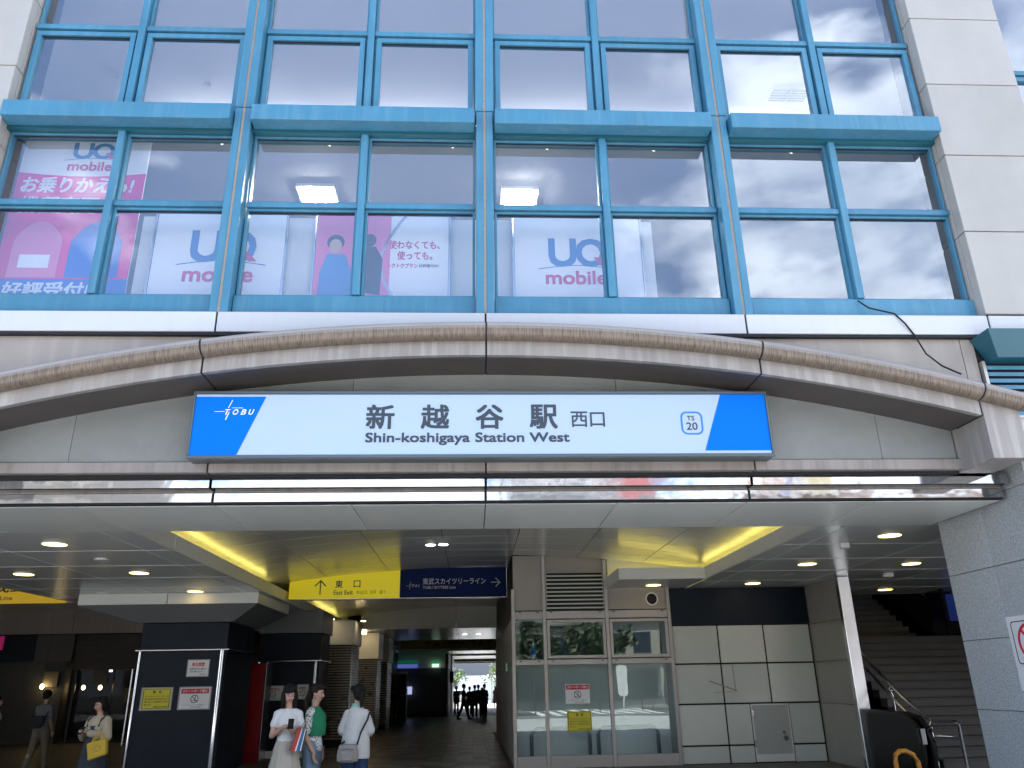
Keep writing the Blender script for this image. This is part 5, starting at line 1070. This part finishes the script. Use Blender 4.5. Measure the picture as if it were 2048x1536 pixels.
ph = thing('phone', (0, 0, 0), 'dark phone in the hands of the woman with the yellow bag', 'phone'); ph.location = held(w4, (-.03, -.32, 1.13), ''); ph.rotation_euler = (R(-45), 0, R(-14))
L(MB().box(-.036, .036, -.004, .004, -.072, .072), 'case', BLACKM, ph, False, .003); L(MB().box(-.033, .033, .0042, .005, -.068, .068), 'screen', mat('screen_off', (.05, .06, .08), .1), ph, False)
yb = thing('yellow_tote', (-5.72, 13.15, .7), 'mustard yellow tote bag hanging on the arm of the woman with the pinafore', 'bag')
YB = mat('yellow_canvas', (.60, .40, .035), .75, noise=(9, .2), bump=(30, .3))
MB().prism([(-5.86, .66), (-5.56, .76), (-5.60, 1.02), (-5.92, .94)], 13.08, 13.20).build('body', YB, yb, bevel=.02)
for (x0, x1) in ((-5.84, -5.70), (-5.80, -5.66)): MB().tube([(x0, 13.10, .95), (x0+.03, 13.16, 1.06), (x0+.07, 13.22, 1.10), (x1, 13.16, 1.06), (x1+.01, 13.10, .99)], .010, 8).build('handle', YB, yb, smooth=True)
n = 20; ring(MB(), [(-5.72+.055*math.cos(2*PI*i/n), .86+.05*math.sin(2*PI*i/n)) for i in range(n)], [(-5.72+.05*math.cos(2*PI*i/n), .86+.045*math.sin(2*PI*i/n)) for i in range(n)], 13.077, 13.08).build('emblem', INK, yb)
# --- simpler standing and walking figures farther away
def figure(x, y, h, rz, label, top, bottom, hairm=HAIR, stride=0.0, skirt=False, arms=((.18, .02, 1.02), (.175, -.05, .80)), long_hair=False, bagm=None, shorts=False):
    w = thing('person', (x, y, 0), label, 'person', rz=rz); s = h/1.6; w.scale = (s, s, s)
    feet = ((-.09, -stride), (.09, stride*1.1)); b = Body(); torso(b, 1.0); legs_b(b, feet=feet); b.cap((0, .01, 1.32), .048, (0, -.01, 1.42), .046)
    for q_ in (-1, 1):
        e, hh = arms; e = (q_*e[0], e[1], e[2]); hh = (q_*hh[0], hh[1]+q_*stride*.3, hh[2]); arm_b(b, (q_*SH, .01, 1.26), e, hh); hand(b, hh, (0, -.25, -1), q_, .4)
    P = head_parts(b, (0, -.015, 1.50), (0, R(5))); b.fuse('body', SKIN, w, .011, 2)
    b = Body(); b.ell(P(0, .026, .040), .092, .098, .090); b.ell(P(0, .05, -.02), .082, .06, .06)
    if long_hair: b.ell(P(0, .075, -.12), .085, .045, .14)
    b.fuse('hair', hairm, w, .012, 2)
    b = Body(); torso(b, 1.15, .018)
    for q_ in (-1, 1): b.cap((q_*(SH-.01), .01, 1.262), .056, (q_*.175, .01, 1.08), .058)
    b.fuse('shirt', top, w, .013, 2)
    if skirt: L(MB().loft([(0, 0, .95, .15, .12), (0, 0, .7, .21, .18), (0, 0, .30, .25, .24)], 40, lambda t, u: .04*u*math.cos(8*t)), 'skirt', bottom, w)
    else:
        b = Body()
        for i, q_ in enumerate((-1, 1)):
            fx, fy = feet[i]; kk = (fx, fy*.45-.02, .47)
            b.chain([((q_*.085, 0, .86), .10), (kk, .075)]+([] if shorts else [((fx, fy+.01, .10), .062)]))
        b.fuse('trousers', bottom, w, .013, 2)
    shoes(w, feet, mat('shoe_dark', (.05, .05, .05), .6)); return w
DK = mat('dark_cloth', (.018, .018, .022), .85); BR = mat('olive_cloth', (.10, .08, .05), .85); GY = mat('grey_cloth', (.13, .14, .15), .85); TN = mat('tan_cloth', (.15, .12, .085), .85)
m = figure(-10.6, 21.3, 1.72, R(170), 'man in grey T-shirt and tan trousers with a dark waist bag, walking away at left', GY, TN, stride=.16)
bg_ = thing('waist_bag', (-10.65, 21.05, 1.0), 'dark sling bag on the back of the man walking away', 'bag'); MB().loft([(-10.67, 21.10, .84, .12, .06), (-10.67, 21.10, .90, .19, .08), (-10.65, 21.10, 1.04, .20, .08), (-10.64, 21.10, 1.12, .14, .05)], 24).build('bag_body', DK, bg_, smooth=True); MB().tube([(-10.47, 21.12, 1.08), (-10.45, 21.3, 1.35), (-10.7, 21.45, 1.42), (-10.83, 21.2, 1.1)], .014, 6).build('strap', DK, bg_)
figure(-11.6, 21.0, 1.60, R(100), 'person in white top and pink patterned skirt cut off at the left edge', WHITE, mat('pink_skirt', (.30, .14, .16), .8, noise=(9, .6)), skirt=True)
figure(-4.25, 44.5, 1.68, R(160), 'man in black jacket and tan shorts standing alone by the passage wall', DK, TN, shorts=True)
figure(-.65, 48.0, 1.76, R(100), 'dark silhouette striding left, nearest of the group at the bright exit', DK, DK, stride=.24)
figure(-1.25, 58.0, 1.66, R(15), 'person in brown top standing behind the striding silhouette', BR, DK)
figure(-.02, 50.5, 1.70, R(175), 'person in olive shirt in the middle of the silhouette group', BR, DK, stride=.08)
figure(.22, 54.0, 1.72, R(160), 'dark figure behind the person in the olive shirt', DK, DK, stride=.1)
figure(-.35, 56.0, 1.62, R(190), 'short dark figure left of the person in the olive shirt', DK, DK)
figure(.55, 50.0, 1.74, R(10), 'silhouette in wide dark trousers at the right of the group', DK, DK, stride=.1)
figure(.42, 50.6, 1.55, R(20), 'person in pale trousers half hidden behind the wide trousered silhouette', BR, TN)
figure(1.85, 74.0, 1.62, R(185), 'long haired silhouette in a dark skirt alone at the bright exit', DK, DK, skirt=True, long_hair=True)

# ------------------------------------------------------------------ beyond the passage: the sunlit east side
hf = thing('hoarding_fence', (0, 98, 0), 'white construction hoarding across the street beyond the passage', 'fence')
for i in range(-9, 10): B('hoarding_panel', mat('hoarding', (.70, .76, .80), .4), hf, i*1.8+.01, i*1.8+1.79, 98, 98.06, .1, 2.75, bevel=.01)
for i in range(-9, 10): B('post', STEEL, hf, i*1.8-.03, i*1.8+.03, 98.07, 98.13, 0, 2.8)
bd = thing('grey_building', (0, 112, 0), 'dark grey building behind the hoarding beyond the passage', 'building'); B('wall', mat('far_wall', (.16, .17, .19), .8), bd, -14, 14, 112, 120, 0, 12)
for i in range(7):
    for j in range(3): B('window', mat('far_window', (.05, .06, .08), .2), bd, -12.5+i*3.8, -10.5+i*3.8, 111.95, 112.0, 1+j*3.6, 2.8+j*3.6)
B('street_pole', mat('pole_white', (.5, .55, .56), .5), None, 1.9, 2.08, 93.5, 93.65, 0, 9, org=(2, 93.6, 0), label='pale street pole in front of the hoarding', cat='pole')
def tree(x, y, h, r, label, n=520, lm=None):
    t = thing('street_tree', (x, y, 0), label, 'tree', 'trees beyond the passage')
    tk = MB().tube([(x, y, 0), (x+.05, y, h*.4), (x-.03, y, h*.7)], [.09, .06, .03], 8)
    for k in range(7): a = k*.9; tk.tube([(x, y, h*.4+.05*k), (x+math.cos(a)*r*.6, y+math.sin(a)*r*.6, h*.6+.1*k)], [.04, .015], 6)
    tk.build('trunk', mat('bark', (.12, .09, .06), .9), t)
    mb = MB(); rnd = random.Random(int(x*31+y))
    cl_ = [(rnd.gauss(0, .45), rnd.gauss(0, .45), rnd.gauss(0, .38)) for _ in range(14)]
    for i in range(n):
        c = rnd.choice(cl_); p = Vector((x+(c[0]+rnd.gauss(0, .17))*r, y+(c[1]+rnd.gauss(0, .17))*r, h*.68+(c[2]+rnd.gauss(0, .17))*r)); s = rnd.uniform(.08, .17)*(2.2 if h > 6 else 1)
        a = Vector((rnd.gauss(0, 1), rnd.gauss(0, 1), rnd.gauss(0, 1))).normalized(); q = a.orthogonal().normalized(); u = a.cross(q)
        mb.add([p-q*s, p-u*s*.5, p+q*s, p+u*s*.5], [(0, 1, 2, 3)])
    mb.build('crown', lm or mat('leaf', (.09, .17, .03), .6, noise=(2, .6)), t)
tree(-1.9, 84, 3.7, 1.0, 'leafy green young tree at the left of the bright exit')
tree(2.6, 92, 4.4, 1.3, 'yellow green tree above the hoarding at the right of the exit', lm=mat('leaf_yellow', (.20, .25, .03), .6, noise=(2, .5)))
tree(-4.6, 90, 4.6, 1.5, 'green tree hidden beyond the left edge of the exit')
# parked car
car = thing('parked_car', (-1.7, 81, 0), 'white car parked outside the bright passage exit', 'car')
CW = mat('car_white', (.72, .73, .74), .25, coat=.6)
side_ = [(-4.0, .35), (-4.0, .85), (-3.3, .98), (-2.7, 1.42), (-1.2, 1.45), (-.5, 1.0), (.3, .88), (.35, .35)]
MB().prism([(x, z) for x, z in side_], 80.2, 81.9).build('body', CW, car, bevel=.06, smooth=True)
for y_ in (80.18, 81.88): MB().prism([(-3.15, 1.0), (-2.62, 1.37), (-1.9, 1.38), (-1.9, 1.0)], y_, y_+.03).build('window', mat('car_glass', (.02, .025, .03), .05), car); MB().prism([(-1.82, 1.0), (-1.82, 1.38), (-1.25, 1.38), (-.68, 1.0)], y_, y_+.03).build('window', mat('car_glass', (.02, .025, .03), .05), car)
for wx in (-3.2, -.45):
    for y_ in (80.16, 81.76):
        wh = MB().disc((wx, y_, .31), .31, .18, 24, 'y').build('wheel', mat('tyre', (.02, .02, .02), .8), car); MB().disc((wx, y_-.012, .31), .19, .01, 20, 'y').build('rim', STEEL, wh)
B('headlight', WHITE, car, .3, .37, 80.3, 80.6, .6, .75); B('tail_light', mat('tail_red', (.5, .01, .01), .3), car, -4.03, -3.98, 80.3, 80.55, .65, .85)
bk = thing('bicycle', (2.3, 76, 0), 'dark bicycle standing at the right of the bright exit', 'bicycle')
def torus(mb, cx, cy, cz, r, th): return mb.tube([(cx+r*math.cos(2*PI*i/24), cy, cz+r*math.sin(2*PI*i/24)) for i in range(25)], th, 8, caps=False)
for cx in (1.85, 2.9): torus(MB(), cx, 76, .34, .32, .02).build('wheel', BLACKM, bk, smooth=True)
MB().tube([(1.85, 76, .34), (2.1, 76, .85), (2.65, 76, .8), (2.9, 76, .34), (2.4, 76, .32), (2.1, 76, .85)], .016, 8).build('frame', BLACKM, bk); MB().ell((2.67, 76, .92), .12, .06, .04).build('saddle', BLACKM, bk); MB().tube([(2.08, 75.75, 1.02), (2.08, 76.25, 1.02)], .014, 8).tube([(2.08, 76, 1.02), (2.1, 76, .85)], .014, 8).build('handlebar', CHROME, bk)

# ------------------------------------------------------------------ the street behind the camera (mirrored in the glass)
def street_building(x0, x1, y0, h, m, label, floors, signs=()):
    t = thing('street_building', ((x0+x1)/2, y0, 0), label, 'building', 'buildings across the street')
    B('wall', m, t, x0, x1, y0-12, y0, 0, h); fh = (h-3.4)/floors
    gl_ = mat('street_glass', (.05, .07, .09), .1); n = int((x1-x0)//2.2)
    me = MB().box(0, 1.5, 0, .06, 0, 1.5).mesh('window', gl_)
    for j in range(floors):
        for i in range(n): put(me, 'window', t, (x0+.5+i*(x1-x0-.6)/n, y0-.02, 3.9+j*fh))
        B('cornice', CONC, t, x0, x1, y0, y0+.25, 3.35+j*fh, 3.5+j*fh)
    B('shop_window', gl_, t, x0+.5, x1-.5, y0, y0+.05, .4, 2.6); B('awning', mat('awning_grey', (.12, .14, .13), .6), t, x0+.3, x1-.3, y0, y0+1.0, 2.8, 2.95)
    return t
street_building(-38, -22, -27, 16, mat('far_beige', (.42, .38, .33), .8, noise=(.5, .2)), 'beige building far left across the street', 4)
street_building(-21.5, -9, -27, 11, mat('far_grey', (.30, .31, .33), .8, noise=(.5, .2)), 'grey building left across the street', 3)
street_building(-8.5, 1, -27, 8.5, mat('far_white', (.62, .62, .60), .8, noise=(.5, .2)), 'low white building across the street', 2)
sbb = street_building(1.5, 15, -27, 12, mat('far_cream', (.50, .46, .40), .8, noise=(.5, .2)), 'cream building with a large red and white billboard across the street', 3)
street_building(16, 34, -27, 12, mat('far_brown', (.25, .17, .13), .8, noise=(.5, .2)), 'brown brick building right across the street', 2)
for k, x in enumerate((-12, -6.5, -1, 4.5, 9.5)):
    tree(x, -25.2, 7.0, 2.3, ['roadside tree across the street, leftmost', 'roadside tree across the street, second from left', 'roadside tree across the street, middle', 'roadside tree across the street, second from right', 'roadside tree across the street, rightmost'][k], n=1500, lm=mat('street_leaf', (.05, .085, .03), .6, noise=(2, .6)))
bb = thing('billboard', (7, -26.6, 12), 'red, white and black billboard with a phone number across the street', 'billboard')
B('sheet', WHITE, bb, 1.6, 11, -26.8, -26.6, 12.3, 16.6); B('red_field', mat('bb_red', (.42, .13, .13), .6), bb, 8.2, 11, -26.6, -26.58, 12.3, 15.2); B('black_field', DARK, bb, 1.8, 8.1, -26.6, -26.58, 12.4, 13.6); B('frame', STEEL, bb, 1.5, 11.1, -26.95, -26.82, 12.0, 16.7)
b2 = thing('billboard', (19, -26.6, 12), 'orange and blue billboard on the roof right across the street', 'billboard'); B('sheet', WHITE, b2, 16.5, 22, -26.8, -26.6, 12.0, 15.4)
for k_, (c_, a_, b_) in enumerate((((.40, .26, .18), 16.7, 18), ((.2, .22, .34), 18.1, 19.6), ((.45, .38, .22), 19.8, 21.7))): MB().prism([(a_, 12.2), (b_, 12.2), (b_-.3, 15.2), (a_+.6, 14.6)], -26.6, -26.58).build('colour_field', mat('bb%d' % k_, c_, .6), b2)
T(MB(), '090-5223', 7.8, 2.2, 12.6, 13.4, -26.58, bold=.03, face='back').build('lettering', WINK, bb); T(MB(), 'カラオケ', 8.0, 2.2, 14.0, 16.2, -26.6, bold=.04, face='back').build('lettering', mat('bb_red', (.42, .13, .13), .6), bb)
bs = thing('bus_stop', (7.4, -3.6, 0), 'white bus stop pole sign on the pavement behind the camera', 'bus stop'); MB().tube([(7.4, -3.6, 0), (7.4, -3.6, 2.4)], .035, 10).build('pole', WHITE, bs); MB().prism(rrect(7.15, 7.65, 1.0, 2.5, .2), -3.64, -3.60).build('panel', WHITE, bs)
for k in range(4):
    x0 = 1+k*3.0; MB().tube([(x0, -8.6, .1), (x0, -8.6, .75), (x0+.15, -8.6, .85), (x0+2.2, -8.6, .85), (x0+2.35, -8.6, .75), (x0+2.35, -8.6, .1)], .04, 8).build('guard_rail', BLACKM, None, org=(x0, -8.6, 0), label='dark guard rail at the kerb, number %s from the left' % ('one', 'two', 'three', 'four')[k], cat='railing', group='guard rails along the kerb')
for k, x0 in enumerate((-14, 16.5, 25)):
    c2 = copy_tree(car, None, (x0, -13+k*.2, 0), 0, ['white car driving past on the left of the road', 'white car passing in front of the bus stop', 'white car farthest right on the road'][k])

# the concourse floor lies a little lower than the first survey: settle everything onto it
GZ = -.13
for n_ in ('ground', 'pavement', 'road', 'road_marking', 'kerb', 'far_pavement', 'floor'): bpy.data.objects[n_].location.z += GZ
bpy.context.view_layer.update(); _done = set()
_skip = ('person', 'phone', 'shoulder_bag', 'striped_tote', 'yellow_tote', 'waist_bag', 'ground', 'pavement', 'road', 'road_marking', 'kerb', 'far_pavement', 'floor', 'parked_car', 'bicycle', 'street_tree', 'camera', 'sun')
for o in list(COL.objects):
    if o.type != 'MESH' or o.data.name in _done: continue
    q_ = o
    while q_.parent: q_ = q_.parent
    if q_.name.split('.')[0] in _skip: continue
    _done.add(o.data.name); mz = o.matrix_world.translation.z
    for v_ in o.data.vertices:
        if -.02 < v_.co.z+mz < .04: v_.co.z += GZ
def settle(o, loc, k): o.location = loc; o.scale = tuple(c*k for c in o.scale)
for w_, l_, kx, ky in ((w1, (-2.78, 12.27, GZ), .98, .95), (w2, (-2.47, 12.62, GZ), 1.0, 1.0), (w3, (-1.846, 12.54, GZ), .98, .95), (w4, (-6.397, 14.59, GZ), 1, 1)):
    settle(w_, l_, 1.081); w_.scale = (w_.scale[0]*kx, w_.scale[1]*ky, w_.scale[2])
for o in COL.objects:
    if o.parent: continue
    k = o.name.split('.')[0]
    if k in ('phone', 'shoulder_bag', 'striped_tote', 'yellow_tote'):
        settle(o, Vector((o.location.x*1.081+.013, o.location.y*1.081, (o.location.z-1.6)*1.081+1.6)), 1.081 if k == 'phone' else .92)
        if k == 'shoulder_bag': o.location.x += .10; o.location.z += .05
        if k == 'striped_tote': o.location.x += .02; o.location.z += .05
    elif k == 'person' and o not in (w1, w2, w3, w4): o.location.z = GZ; o.scale = tuple(c*1.05 for c in o.scale)
    elif k in ('waist_bag', 'parked_car', 'bicycle', 'street_tree'): o.location.z += GZ if k != 'waist_bag' else 0
